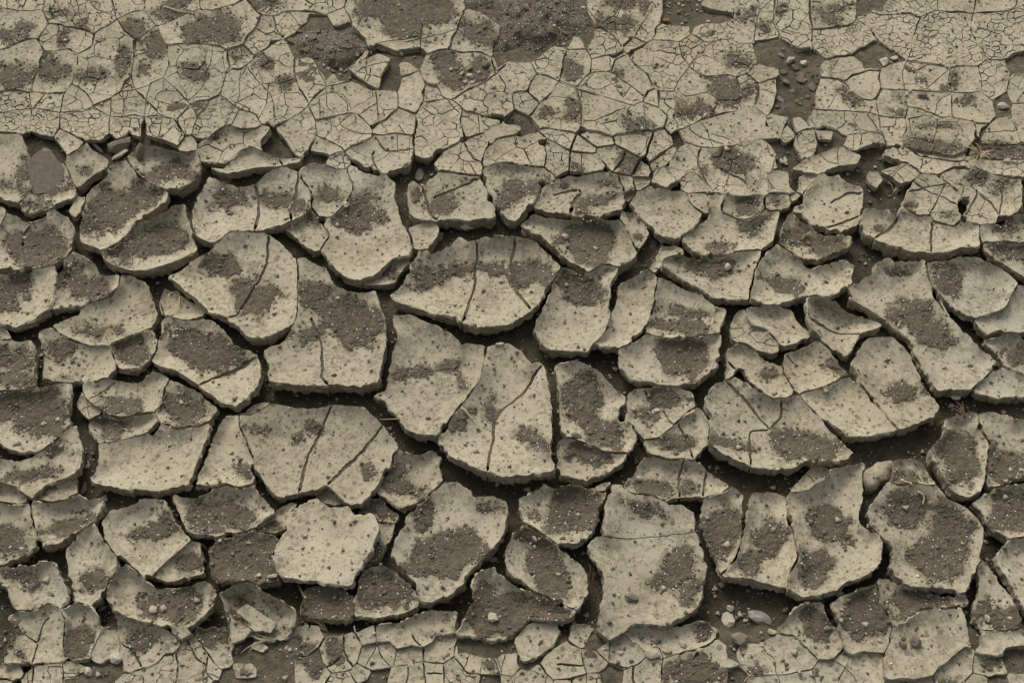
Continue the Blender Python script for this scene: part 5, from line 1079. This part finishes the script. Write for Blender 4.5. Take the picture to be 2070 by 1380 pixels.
# big dark clods and slabs
S('earth_slab', 92, 346, 37, 44, 8, M_CLOD, 'large dark flat slab of earth lying on plates near the left edge', 'clod', -8, .3, CLD, flat=True, facet=.4, sink=.5)
S('earth_slab', 244, 295, 27, 15, 12, M_CLOD, 'oblong rough dark clod wedged in the gap at the upper left', 'clod', -28, .2, CLD)
S('clay_slab', 247, 312, 24, 9, 6, M_CLAY, 'thin pale flake tucked beneath the oblong dark clod', 'clay flake', -30, .15, CLD, flat=True)
S('clod', 285, 309, 9, 17, 9, M_CLOD, 'small upright dark clod right of the oblong dark clod', 'clod', 5, .2, CLD)
S('clod', 272, 343, 10, 6, 5, M_CLOD, 'small brown clod on the seam of the curled bowl plate, upper left', 'clod', 0, .2, CLD)
S('clay_slab', 195, 298, 22, 3.5, 5, M_CLAY, 'thin stick-like pale clay sliver leaning in the upper left gap', 'clay sliver', 40, .1, CLD)
S('clod', 848, 352, 11, 16, 7, M_CLOD, 'grey-brown leaf-shaped clod at the left end of the thick pale slab', 'clod', 5, .15, CLD, flat=True)
S('earth_slab', 888, 482, 15, 9, 9, M_CLOD, 'dark clod deep in the black gap beside the loose pale block', 'clod', -30, .2, CLD)
S('clay_slab', 943, 458, 17, 8, 9, M_CLAY, 'small pale chunk sticking out under the thick pale slab', 'clay chunk', 5, .3, CLD)
S('clod', 812, 113, 6, 7, 7, M_CLOD, 'round brown clod in the notch below the broad soil-covered plate', 'clod', 0, .15, CLD)
S('clod', 981, 130, 9, 9, 7, M_CLOD, 'round grey clod at the right rim of the chip-heaped plate', 'clod', 0, .12, CLD)
for k, (x, y, rx, ry, a) in enumerate(((922, 138, 7, 6, 0), (912, 140, 5, 5, 30), (934, 150, 9, 4, -60), (948, 138, 12, 8, 20), (950, 152, 10, 7, -10), (956, 166, 8, 6, 10), (930, 158, 4, 8, 20), (968, 147, 6, 5, 0), (940, 166, 7, 5, 0), (975, 160, 6, 4, 30))):
    S('clay_chip', x, y, rx, ry, 5, M_CLAY if k % 3 else M_CLOD, 'loose chip in the heap on the plate near top centre', 'clay chip', a, .2, 'loose chips heaped on one plate', sub=2)
for k, (x, y, rx, ry, a) in enumerate(((1577, 200, 13, 14, -20), (1588, 165, 9, 12, 0), (1620, 160, 17, 13, 15), (1640, 175, 10, 9, 0), (1611, 204, 10, 8, -30), (1618, 152, 12, 8, 20), (1600, 185, 8, 7, 0), (1632, 196, 8, 6, 10), (1584, 145, 10, 8, 0), (1608, 138, 11, 6, 0), (1616, 212, 7, 4, -40), (1571, 216, 8, 5, 0))):
    S('clod', x, y, rx, ry, 6, M_CRUMB if k % 3 else M_CLOD, 'angular brown clod in the square soil pit, upper right', 'clod', a, .45, 'clods in the soil pit', sub=2, facet=.85, sink=.45)
S('clay_slab', 1597, 123, 15, 6, 6, M_CLAY, 'long pale chip leaning at the top of the square soil pit', 'clay chip', -50, .15, CLD)
for k, (x, y, rx, ry, a) in enumerate(((664, 140, 7, 4, -60), (674, 145, 6, 4, 40), (682, 132, 5, 6, 10), (690, 142, 7, 4, 30), (697, 146, 5, 3, 10), (708, 158, 5, 8, 20), (655, 133, 5, 4, 0), (733, 105, 12, 9, -10), (722, 112, 7, 6, 0), (688, 152, 6, 3, 20), (745, 52, 7, 3.5, 50), (747, 55, 4, 3, 40), (765, 98, 5, 3, 20))):
    S('clod', x, y, rx, ry, 5, M_CLOD if k % 3 else M_CLAY, 'small brown chip round the foot of the dark soil mound', 'clod', a, .25, 'chips round the dark soil mound', sub=2)
for k, (x, y, rx, ry, a) in enumerate(((630, 75, 16, 13, 0), (590, 82, 17, 11, 20), (650, 95, 14, 9, 10), (620, 100, 13, 9, -20), (700, 95, 13, 8, 0), (670, 115, 11, 7, 0), (605, 63, 10, 6, 20), (645, 66, 8, 5, 0))):
    S('clod', x, y, rx, ry, 7, M_CRUMB, 'low lump of earth on top of the dark soil mound', 'clod', a, .3, 'lumps on the dark soil mound', facet=.2, sink=.55)
r_ = np.random.default_rng(12)
for k in range(18):
    x, y = r_.uniform(950, 1160), r_.uniform(-5, 95)
    if y > 95-abs(x-1040)*.25: continue
    S('clod', x, y, r_.uniform(5, 13), r_.uniform(3, 8), r_.uniform(4, 7), M_CRUMB, 'low dark earth lump on the rough soil bank up top', 'clod', r_.uniform(-40, 40), .3, 'lumps on the rough soil bank', sub=2, facet=.2, sink=.5)
# gravel patch at the top with two dead leaves
for k in range(26):
    x, y = r_.uniform(1338, 1440), r_.uniform(-3, 56)
    S('pebble', x, y, r_.uniform(2.5, 7), r_.uniform(2, 5), r_.uniform(2.5, 5), (M_TAN, M_CLOD, M_CLAY, M_CLOD)[k % 4], 'small pebble in the gravelly pocket at the top edge', 'pebble', r_.uniform(-60, 60), .2, 'pebbles in the gravel pocket', sub=2)
def leaf(x, y, L, a, label):
    loc, nrm, ob = hit(x, y); V = []; F = []; n = 9; a = math.radians(a); sc = (loc-CAMV).length/2.19*PXM*L
    for k in range(n):
        t = k/(n-1); w = 0.30*math.sin(math.pi*min(1, t*1.02+.02))**.8
        for s in (-1, 0, 1): V.append(((t-.5)*math.cos(a)-s*w*math.sin(a), (t-.5)*math.sin(a)+s*w*math.cos(a), 0.10*abs(s)+0.1*math.sin(3*t)+.05))
    for k in range(n-1):
        for s in range(2): b = k*3+s; F.append((b, b+1, b+4, b+3))
    nv = len(V); V = np.array(V)*sc; V2 = V-np.array([0, 0, .0006]); F += [tuple(nv+q for q in f[::-1]) for f in F]
    o = link('dead_leaf', np.concatenate([V, V2])+np.array(loc)+np.array([0, 0, .002]), F, M_LEAF, smooth=np.ones(len(F), bool), loc=np.array(loc)); tag(o, label, 'leaf', 'dead leaves in the gravel')
leaf(1371, 26, 12, 60, 'upper rust-brown dead leaf in the gravelly pocket at the top edge')
leaf(1347, 44, 18, 5, 'lower rust-brown dead leaf in the gravelly pocket at the top edge')
# individual pebbles
for x, y, rx, ry, m, lab in (
    (196, 81, 4, 3, M_WHITE, 'left one of two tiny white pebbles near the hollow-hearted plate, upper left'), (211, 77, 4, 4, M_WHITE, 'right one of two tiny white pebbles near the hollow-hearted plate, upper left'),
    (1625, 128, 9, 7, M_WHITE, 'white pebble at the top of the square soil pit, upper right'), (1579, 113, 7, 3, M_WHITE, 'thin white shell-like chip above the square soil pit'),
    (1785, 125, 10, 12, M_WHITE, 'knobbly whitish stone standing between pale plates, upper right'), (1808, 119, 10, 6, M_TAN, 'pale tan stone right of the knobbly whitish stone'), (1802, 128, 6, 5, M_CLOD, 'brown clod between the two knobbly stones, upper right'),
    (2025, 215, 11, 9, M_TAN, 'rounded tan stone in a small soil hollow near the right edge, upper right'), (1839, 185, 4, 4, M_WHITE, 'tiny round white pebble on the flat plates at upper right'), (1865, 193, 12, 7, M_CLOD, 'grey-brown clod on the flat plate at upper right'),
    (1404, 226, 6, 5, M_CLOD, 'left one of two round clods beside the grass tuft'), (1416, 229, 5, 5, M_CLOD, 'right one of two round clods beside the grass tuft'), (1425, 233, 4, 4, M_WHITE, 'white pebble just right of the grass tuft'),
    (579, 441, 5, 6, M_WHITE, 'small white pebble in the seam of the three-piece bowl at upper left of centre'), (698, 411, 7, 5, M_WHITE, 'whitish pebble at the edge of the long tongue-shaped plate'), (703, 346, 6, 8, M_WHITE, 'white stone sliver wedged above the long tongue-shaped plate'), (854, 375, 5, 3, M_WHITE, 'white pebble near the leaf-shaped clod by the thick slab'),
    (1143, 477, 9, 8, M_TAN, 'round tan pebble in the soil-filled bowl above the centre'), (1469, 540, 8, 8, M_TAN, 'angular tan pebble in the soil streak right of the crooked fragment'), (1426, 514, 7, 4, M_TAN, 'little tan stone set in the edge of a plate right of centre'),
    (352, 681, 6, 4, M_WHITE, 'whitish pebble on the soil of the plate beneath the curled grass loop'), (1165, 879, 12, 7, M_CLOD, 'flat brown clod on the tall plate with the soil trail'), (1326, 829, 9, 5, M_TAN, 'flat tan pebble in the soil of the small notched plate'), (1282, 825, 7, 6, M_CLAY, 'light clay lump at the left rim of the small notched plate'),
    (1930, 802, 11, 7, M_WHITE, 'white stone stuck in the front face of the long slanting plate'), (1882, 855, 5, 5, M_WHITE, 'white pebble at the edge of the wide dark gap, right side'), (1816, 656, 4, 6, M_TAN, 'small tan pebble in the soil of the long slanting plate'),
    (311, 1231, 9, 10, M_TAN, 'round tan pebble lying in the soil of the bowl plate, lower left'), (331, 1228, 9, 6, M_CLAY, 'pointed clay chip right of the round tan pebble'), (338, 1251, 4, 3, M_WHITE, 'tiny white pebble below the pointed clay chip, lower left'),
    (236, 1329, 17, 12, M_WHITE, 'largest whitish stone near the bottom left corner'), (180, 1357, 9, 8, M_WHITE, 'small white stone left of the largest whitish stone'), (1291, 967, 8, 6, M_TAN, 'tan angular stone in the broken three-piece plate'), (1271, 970, 4, 4, M_TAN, 'little tan stone at the left rim of the broken three-piece plate'),
    (998, 1247, 15, 11, M_CLAY, 'pale chunk resting in the round soil-deep plate'), (996, 1129, 11, 6, M_TAN, 'oblong tan pebble in the gap right of the leaf-shaped soil-filled plate'),
    (1081, 1087, 5, 8, M_TAN, 'upright tan chip at the top of the oval plate'), (1091, 1087, 4, 4, M_TAN, 'pebble just right of the upright tan chip'), (1081, 1105, 4, 4, M_TAN, 'pebble just below the upright tan chip'), (1276, 1206, 15, 10, M_CLOD, 'dark brown clod on the very tall pale plate'),
    (1253, 1318, 6, 4, M_TAN, 'small tan nugget on the plate near the bottom edge, right of centre'), (1471, 1251, 17, 13, M_WHITE, 'white chunk of stone in the rubble at the bottom, right of the very tall plate'), (1535, 1247, 26, 12, M_BLUE, 'grey-blue streaked stone in the rubble left of the soil-strewn plates'),
    (1496, 1290, 22, 15, M_CLOD, 'brown earth clod below the white chunk of stone'), (1476, 1228, 9, 7, M_CLAY, 'small clay lump just above the white chunk of stone'), (1349, 1310, 12, 9, M_CLAY, 'clay lump at the end of the curved plate near the bottom'), (1316, 1318, 19, 11, M_CLAY, 'bigger clay lump left of another, bottom right of centre'), (1380, 1300, 8, 7, M_TAN, 'tan pebble on the curved plate near the bottom'),
    (1562, 1277, 14, 7, M_CLAY, 'pale lump under the grey-blue stone'), (1672, 1269, 9, 4, M_TAN, 'pale tan flake on the soil of the small pointed plate, lower right'), (1849, 1295, 13, 12, M_CLOD, 'largest brown clod on the clean plate, bottom right'), (1823, 1300, 8, 9, M_CLOD, 'brown clod left of the largest one on the clean plate'), (1826, 1288, 6, 4, M_CLOD, 'smallest brown clod above the other two on the clean plate'),
    (1778, 1293, 6, 4, M_TAN, 'tan pebble at the lower rim of the stony soil plate'), (1762, 1296, 4, 4, M_TAN, 'yellowish pebble beside another at the lower rim of the stony plate'), (1995, 1250, 8, 7, M_TAN, 'pointed tan stone on the narrow plate at the right edge'), (1855, 1164, 5, 3, M_WHITE, 'whitish pebble on the front of the boot-shaped plate'), (1562, 1070, 6, 5, M_TAN, 'tan pebble on the plate left of the big hooked plate'), (1754, 1062, 4, 4, M_WHITE, 'whitish pebble in the gap left of the boot-shaped plate'),
    (1701, 1232, 5, 3, M_TAN, 'upper one of two little tan stones on the stony soil plate'), (1702, 1241, 5, 3, M_TAN, 'lower one of two little tan stones on the stony soil plate'), (445, 1092, 5, 4, M_TAN, 'tan pebble in the dish left above the loose slab'), (524, 1162, 6, 5, M_TAN, 'tan stone in the soil left of the loose slab'), (550, 1164, 16, 5, M_CLAY, 'stick-like clay chip against the left foot of the loose slab'),
    (177, 942, 6, 7, M_TAN, 'tan stone in the soil gully left of the broad clean plate'), (171, 985, 8, 12, M_CLOD, 'dark lump at the lower left corner of the broad clean plate'), (212, 1007, 9, 8, M_CLAY, 'clay chip standing below the broad clean plate'), (205, 1228, 14, 6, M_CLAY, 'crumbled clay bit in the dark gap, lower left'),
    (1694, 1197, 11, 7, M_CLOD, 'brown lump in the gap below the big hooked plate'), (1140, 90, 4, 3, M_WHITE, 'white pebble on the dark soil near the top, right of centre'), (1121, 53, 4, 3, M_WHITE, 'tiny oval white pebble on the dark rough soil bank'), (1064, 17, 9, 5, M_WHITE, 'whitish chip high on the dark rough soil bank'), (1180, 16, 5, 4, M_WHITE, 'white pebble at the left rim of the top edge plate with a Y-shaped crack'),
    (1768, 338, 4, 3, M_WHITE, 'white pebble in the soil gully at the upper right'), (2050, 327, 7, 4, M_TAN, 'tan chip on the soil at the right edge, upper right'), (2036, 326, 7, 5, M_TAN, 'tan chip left of another on the soil at the right edge'), (1580, 327, 7, 6, M_WHITE, 'whitish rubble stone left of the gully at the upper right'), (1588, 326, 5, 9, M_TAN, 'upright whitish stone beside another left of the gully')):
    S('clod' if m in (M_CLOD, M_CLAY) else 'pebble', x, y, rx, ry, max(2.5, min(rx, ry)*0.75), m, lab, 'clod' if m in (M_CLOD, M_CLAY) else 'pebble', int(x*3) % 60-30, .22, CLD if m in (M_CLOD, M_CLAY) else PEB, sub=2)

# ---------------------------------------------------------------- dry grass and straws
def tube(V, F, pts, r0, r1, sides=5):
    pts = [np.array(p) for p in pts]; n = len(pts); b = len(V)
    for k, p in enumerate(pts):
        d = pts[min(k+1, n-1)]-pts[max(k-1, 0)]; d = d/(np.linalg.norm(d)+1e-9); a = np.cross(d, (0, 0, 1)); L = np.linalg.norm(a)
        a = a/L if L > .05 else np.array((1., 0, 0)); c = np.cross(a, d); r = r0+(r1-r0)*k/(n-1)
        for s in range(sides):
            t = 2*math.pi*s/sides; V.append(p+a*r*math.cos(t)*1.3+c*r*math.sin(t)*.7)
    for k in range(n-1):
        for s in range(sides): s2 = (s+1) % sides; F.append((b+k*sides+s, b+k*sides+s2, b+(k+1)*sides+s2, b+(k+1)*sides+s))
    F.append(tuple(b+s for s in range(sides))[::-1]); F.append(tuple(b+(n-1)*sides+s for s in range(sides)))
def tuft(x, y, blades, L, spread, label, mat=M_STRAW, name='dry_grass_tuft', aim=None, lift=.35):
    loc, nrm, ob = hit(x, y); V, F = [], []; r = np.random.default_rng(int(x)); b0 = np.array(loc)-np.array([0, 0, .002])
    for k in range(blades):
        a = math.radians(aim)+r.uniform(-spread, spread) if aim is not None else r.uniform(0, 2*math.pi)
        l = L*r.uniform(.6, 1.1)*PXM; pts = []; ben = r.uniform(-.5, .5); up = r.uniform(lift*.5, lift*1.4)
        s = b0+np.array([r.uniform(-3, 3)*PXM, r.uniform(-3, 3)*PXM, 0])
        for t in np.linspace(0, 1, 8):
            aa = a+ben*t; pts.append(s+np.array([math.cos(aa)*l*t, math.sin(aa)*l*t, up*l*math.sin(t*2.2)]))
        tube(V, F, pts, 1.15*PXM, .3*PXM)
    o = link(name, V, F, mat, smooth=np.ones(len(F), bool), loc=np.array(loc)); return tag(o, label, 'grass tuft', 'dry grass tufts')
def straw(pts, r, label, mat=M_STRAW, lift=3):
    P_ = smooth_poly(densify(np.array(pts, float), 4, False), 3, False); Q = []
    for k, (x, y) in enumerate(P_): loc, n_, ob = hit(x, y); Q.append(np.array(loc))
    Q = np.array(Q); ref = np.linspace(Q[0, 2], Q[-1, 2], len(Q)); zs = np.maximum(ref, np.minimum(Q[:, 2], ref+.006))+lift*PXM
    zs = np.convolve(np.pad(zs, 3, 'edge'), np.ones(7)/7, 'valid'); Q = world_at(P_, zs); V, F = [], []
    tube(V, F, list(Q), r*PXM, r*.6*PXM, 6)
    o = link('straw', V, F, mat, smooth=np.ones(len(F), bool), loc=Q[0]); return tag(o, label, 'straw', 'loose dry straws')
tuft(1385, 232, 13, 26, .9, 'pale star-shaped dry grass tuft on the soil-dark flat plate', aim=95, lift=.8)
tuft(1388, 236, 6, 18, .8, 'short lower spray of dry blades just beneath the star-shaped tuft', aim=-100, lift=.4)
tuft(1147, 233, 8, 24, .5, 'fan of dry grass blades pointing left on the flat crust near the top', aim=195, lift=.4)
tuft(1981, 314, 18, 30, 1.3, 'spreading dry grass tuft in the soil at the upper right', aim=160, lift=.5)
tuft(1984, 316, 8, 24, .8, 'right-hand spray of the dry grass at the upper right', aim=10, lift=.5)
tuft(1806, 392, 9, 34, .9, 'tangle of dry blades among broken plates left of the fine-cracked plate, upper right', aim=70, lift=.5)
tuft(1629, 477, 9, 16, 1.2, 'tiny grass tuft in the soil hollow of the crescent plate', lift=1.0)
tuft(660, 1275, 9, 32, .5, 'fan of dry blades poking up at the front of the soil-buried plate', aim=140, lift=.4)
tuft(556, 1289, 6, 52, .12, 'bundle of dry blades lying across the cup-shaped plate', aim=184, lift=.15)
tuft(1197, 1172, 7, 24, .3, 'dark dry grass in the gap left of the very tall plate', mat=M_DARKST, aim=85, lift=.6)
tuft(1948, 840, 6, 30, .5, 'wispy dark blades in the wide dark gap at the right', mat=M_DARKST, aim=110, lift=.3)
tuft(1893, 865, 6, 34, .2, 'second wisp of dark blades at the right gap\'s left end', mat=M_DARKST, aim=30, lift=.3)
tuft(1778, 648, 6, 18, .7, 'small pale grass wisp where the curled plate meets the slanting plate', aim=100, lift=.5)
tuft(2066, 430, 7, 22, .7, 'dry grass wisp at the right edge of the frame, upper third', aim=120, lift=.6)
tuft(813, 372, 4, 12, .8, 'dark grass wisp in the gap left of the thick pale slab', mat=M_DARKST, aim=80, lift=.8)
tuft(1309, 462, 4, 12, .8, 'little grass wisp at the left rim of the clean rounded plate', aim=70, lift=.8)
straw([(330, 13), (345, 17), (362, 23), (378, 25), (392, 27)], 1.6, 'pale straw lying across the cracks near the top left')
straw([(330, 638), (324, 622), (324, 608), (333, 600), (346, 594), (357, 588), (362, 592), (364, 605), (358, 620), (343, 630), (334, 640)], 1.5, 'thin dry stalk curled into a loop in the gap left of centre', lift=9)
straw([(341, 611), (338, 602), (343, 594), (348, 590)], 1.2, 'short stalk inside the curled loop of dry stalk', lift=8)
straw([(933, 823), (941, 830), (949, 840), (957, 847)], 1.9, 'short split straw at the crack of the double giant plate')
straw([(768, 847), (785, 847), (803, 846)], 1.1, 'thin straw bridging the gap right of the fan-cracked plate', lift=5)
straw([(1385, 839), (1394, 835), (1405, 829)], 2.1, 'short thick straw on the edge of the small notched plate')
straw([(1855, 993), (1866, 997), (1869, 1007), (1865, 1019)], 1.4, 'hooked pale straw on the boot-shaped plate')
straw([(1866, 1070), (1873, 1076), (1874, 1083)], .9, 'tiny hair-like straw lower on the boot-shaped plate')
straw([(1820, 969), (1832, 973), (1846, 978)], 1.1, 'straw in the soil behind the boot-shaped plate')
straw([(604, 1182), (612, 1200), (617, 1215), (615, 1235), (608, 1243)], 1.6, 'left stalk of the bent bundle hanging beside the cup-shaped plate')
straw([(603, 1180), (609, 1193), (618, 1208)], 1.6, 'upper straw of the bent bundle beside the cup-shaped plate')
straw([(614, 1212), (609, 1224), (607, 1240)], 1.3, 'short inner straw of the bent bundle beside the cup-shaped plate')
straw([(1858, 1203), (1880, 1204), (1905, 1205), (1926, 1203)], 1.3, 'reddish twig in the crack below the boot-shaped plate', mat=M_LEAF)
straw([(508, 1097), (497, 1096)], 1.0, 'tiny straw on the dark crumbly plate left of the loose slab')
straw([(408, 1099), (413, 1104), (418, 1110)], 1.5, 'straw bits in the crack right of the heart-shaped plate')

# ---------------------------------------------------------------- grit and crumbs strewn over everything
def strew(name, n, weight_fn, smin, smax, mat, label, cat, ground_share=.25, seed=1, power=2.2, flat=.7):
    rng = np.random.default_rng(seed)
    T = np.concatenate([a for a, s in ALL_TOP]); So = np.concatenate([s for a, s in ALL_TOP])
    ar = np.linalg.norm(np.cross(T[:, 1]-T[:, 0], T[:, 2]-T[:, 0]), axis=1)/2; w = ar*weight_fn(So); w /= w.sum()
    ng = int(n*ground_share); k = rng.choice(len(T), n-ng, p=w); u = rng.random((n-ng, 2)); fl = u.sum(1) > 1; u[fl] = 1-u[fl]
    P1 = T[k, 0]+(T[k, 1]-T[k, 0])*u[:, :1]+(T[k, 2]-T[k, 0])*u[:, 1:]
    gp = np.stack([rng.uniform(0, W0, ng), rng.uniform(0, H0, ng)], 1); P2 = world_at(gp, np.full(ng, GROUND_Z)); P2[:, 2] = ground_z(P2[:, :2]); ok_ = rng.random(ng) < .45+.55*(ground_dry(P2[:, :2]) < .3); P2 = P2[ok_]; n -= ng-len(P2); ng = len(P2)
    Pn = np.concatenate([P1, P2]); sz = (smin+(smax-smin)*rng.random(n)**power*1.0)*PXM
    base = np.array([(1, 0, 0), (-.5, .87, 0), (-.5, -.87, 0), (0, 0, 1), (0, 0, -.6), (.4, .5, .5)])
    FB = np.array([(0, 5, 3), (5, 1, 3), (1, 2, 3), (2, 0, 3), (0, 1, 5), (1, 0, 4), (2, 1, 4), (0, 2, 4)])
    J = base[None]*rng.uniform(.65, 1.35, (n, 6, 1)); a = rng.uniform(0, 6.28, n); ca, sa = np.cos(a), np.sin(a)
    x = J[..., 0]*ca[:, None]-J[..., 1]*sa[:, None]; y = J[..., 0]*sa[:, None]+J[..., 1]*ca[:, None]
    V = np.stack([x, y, J[..., 2]*flat], 2)*sz[:, None, None]+Pn[:, None]; V[..., 2] += sz[:, None]*.35
    F = (FB[None]+(np.arange(n)*6)[:, None, None]).reshape(-1, 3)
    me = bpy.data.meshes.new(name); V = V.reshape(-1, 3)
    me.vertices.add(len(V)); me.vertices.foreach_set('co', V.ravel()); me.loops.add(len(F)*3); me.loops.foreach_set('vertex_index', F.ravel().astype(np.int32))
    me.polygons.add(len(F)); me.polygons.foreach_set('loop_start', np.arange(0, len(F)*3, 3, dtype=np.int32)); me.update(calc_edges=True); me.validate()
    me.materials.append(mat); o = bpy.data.objects.new(name, me); SC.collection.objects.link(o); tag(o, label, cat, kind='stuff')
strew('pale_grit', 20000, lambda s: .05+np.clip(s-.35, 0, .3)*4, .7, 2.4, M_GRIT, 'tiny pale grains glinting in the soil patches and cracks', 'grit', .26, 1, 2.6)
strew('soil_crumbs', 24000, lambda s: .35+np.clip(s-.03, 0, .35)*6, .6, 3.8, M_CRUMB, 'dark soil crumbs scattered all over the plates', 'soil crumbs', .16, 2, 3.5, .6)
strew('clay_crumbs', 12500, lambda s: .12+s, 1.0, 6.0, M_CLOD, 'small brown clay bits lying in soil and gaps', 'clay crumbs', .7, 3, 2.6)
strew('clay_flakes', 3200, lambda s: .02+s*.1, 2.0, 9.0, M_CLAY, 'thin pale clay flakes fallen into the gaps', 'clay flakes', .9, 4, 2.6, .28)

# ---------------------------------------------------------------- words for every plate
def number_groups():
    gs = {}
    for o in bpy.data.objects:
        if o.parent is None and o.get('label'): gs.setdefault(o['label'], []).append(o)
    words = 'first second third fourth fifth sixth seventh eighth ninth tenth eleventh twelfth thirteenth fourteenth fifteenth sixteenth seventeenth eighteenth nineteenth twentieth'.split()
    for l, os_ in gs.items():
        if len(os_) < 2: continue
        os_.sort(key=lambda o: o.location.x); n = len(os_)
        for k, o in enumerate(os_):
            w = 'leftmost' if k == 0 else 'rightmost' if k == n-1 else (words[k]+' from left' if k < 20 and k <= n//2 else words[n-1-k]+' from right' if n-1-k < 20 else '')
            o['label'] = l+', '+w
def build_labels():
    A = [p for p in PL if p.get('obj')]
    marks = [p for p in A if p['mark']]
    def col(p): return 'soil' 
    used = {}
    ordn = ['nearest', 'second', 'third', 'fourth', 'fifth', 'sixth', 'seventh', 'eighth', 'ninth', 'tenth', 'eleventh', 'twelfth']
    def kind_words(p):
        w = (p['poly'].max(0)-p['poly'].min(0)); size = 'tiny' if p['area'] < 1200 else 'small' if p['area'] < 4500 else 'medium' if p['area'] < 14000 else 'large'
        nsoil = sum(float(s.split()[1].split(',')[2])*float(s.split()[1].split(',')[3])/15 for s in p['soil'])*math.pi*.25
        so = 'soil-dark' if p['sf'] > .5 or nsoil > .35*p['area'] else 'soil-smeared' if nsoil > .06*p['area'] else 'pale'
        sh = 'crazed' if p['f'] and p['f'] < 35 else 'cracked' if (p['f'] or p['cut']) else ('curled' if p['c'] >= 10 else 'plain')
        noun = {'mud_plate': 'plate', 'mud_chip': 'chip', 'mud_block': 'block', 'mud_lump': 'lump', 'mud_shard': 'shard'}.get(p['name'], 'plate')
        return f'{size} {so} {sh} {noun}'
    W_ = np.array([W0, H0])
    dirs = ['right of', 'below right of', 'below', 'below left of', 'left of', 'above left of', 'above', 'above right of']
    groups = {}
    for p in A:
        if p['lab']: continue
        c = p['cen']; best = None
        for m in marks:
            if m is p: continue
            v = c-m['cen']; L = np.hypot(*v)
            if best is None or L < best[0]: best = (L, m, v)
        L, m, v = best; k = int(round(math.degrees(math.atan2(v[1], v[0]))/45)) % 8
        kw = kind_words(p); groups.setdefault((kw, dirs[k], m['mark']), []).append((L, p))
    for (kw, d, mk), lst in groups.items():
        lst.sort(key=lambda t: t[0])
        for q, (L, p) in enumerate(lst):
            near = '' if len(lst) == 1 else (', nearest one' if q == 0 else f', {ordn[q]} nearest')
            p['lab'] = f'{kw} {d} {mk}{near}'
    for p in A:
        cat = {'mud_plate': 'mud plate', 'mud_chip': 'mud chip', 'mud_block': 'mud block', 'mud_lump': 'mud lump', 'mud_shard': 'mud shard', 'soil_mound': 'soil mound'}[p['name']]
        tag(p['obj'], p['lab'], cat, 'curled and cracked plates of dried mud' if p['name'] == 'mud_plate' else ('loose bits of dried mud' if p['name'] in ('mud_chip', 'mud_block', 'mud_shard') else None))
    lens = [len(p['lab'].split()) for p in A]; ls = [p['lab'] for p in A]
    print('labels', len(ls), 'unique', len(set(ls)), 'max words', max(lens), [p['lab'] for p in A if len(p['lab'].split()) > 16])
build_labels(); number_groups()
print('verts', sum(len(m.vertices) for m in bpy.data.meshes))
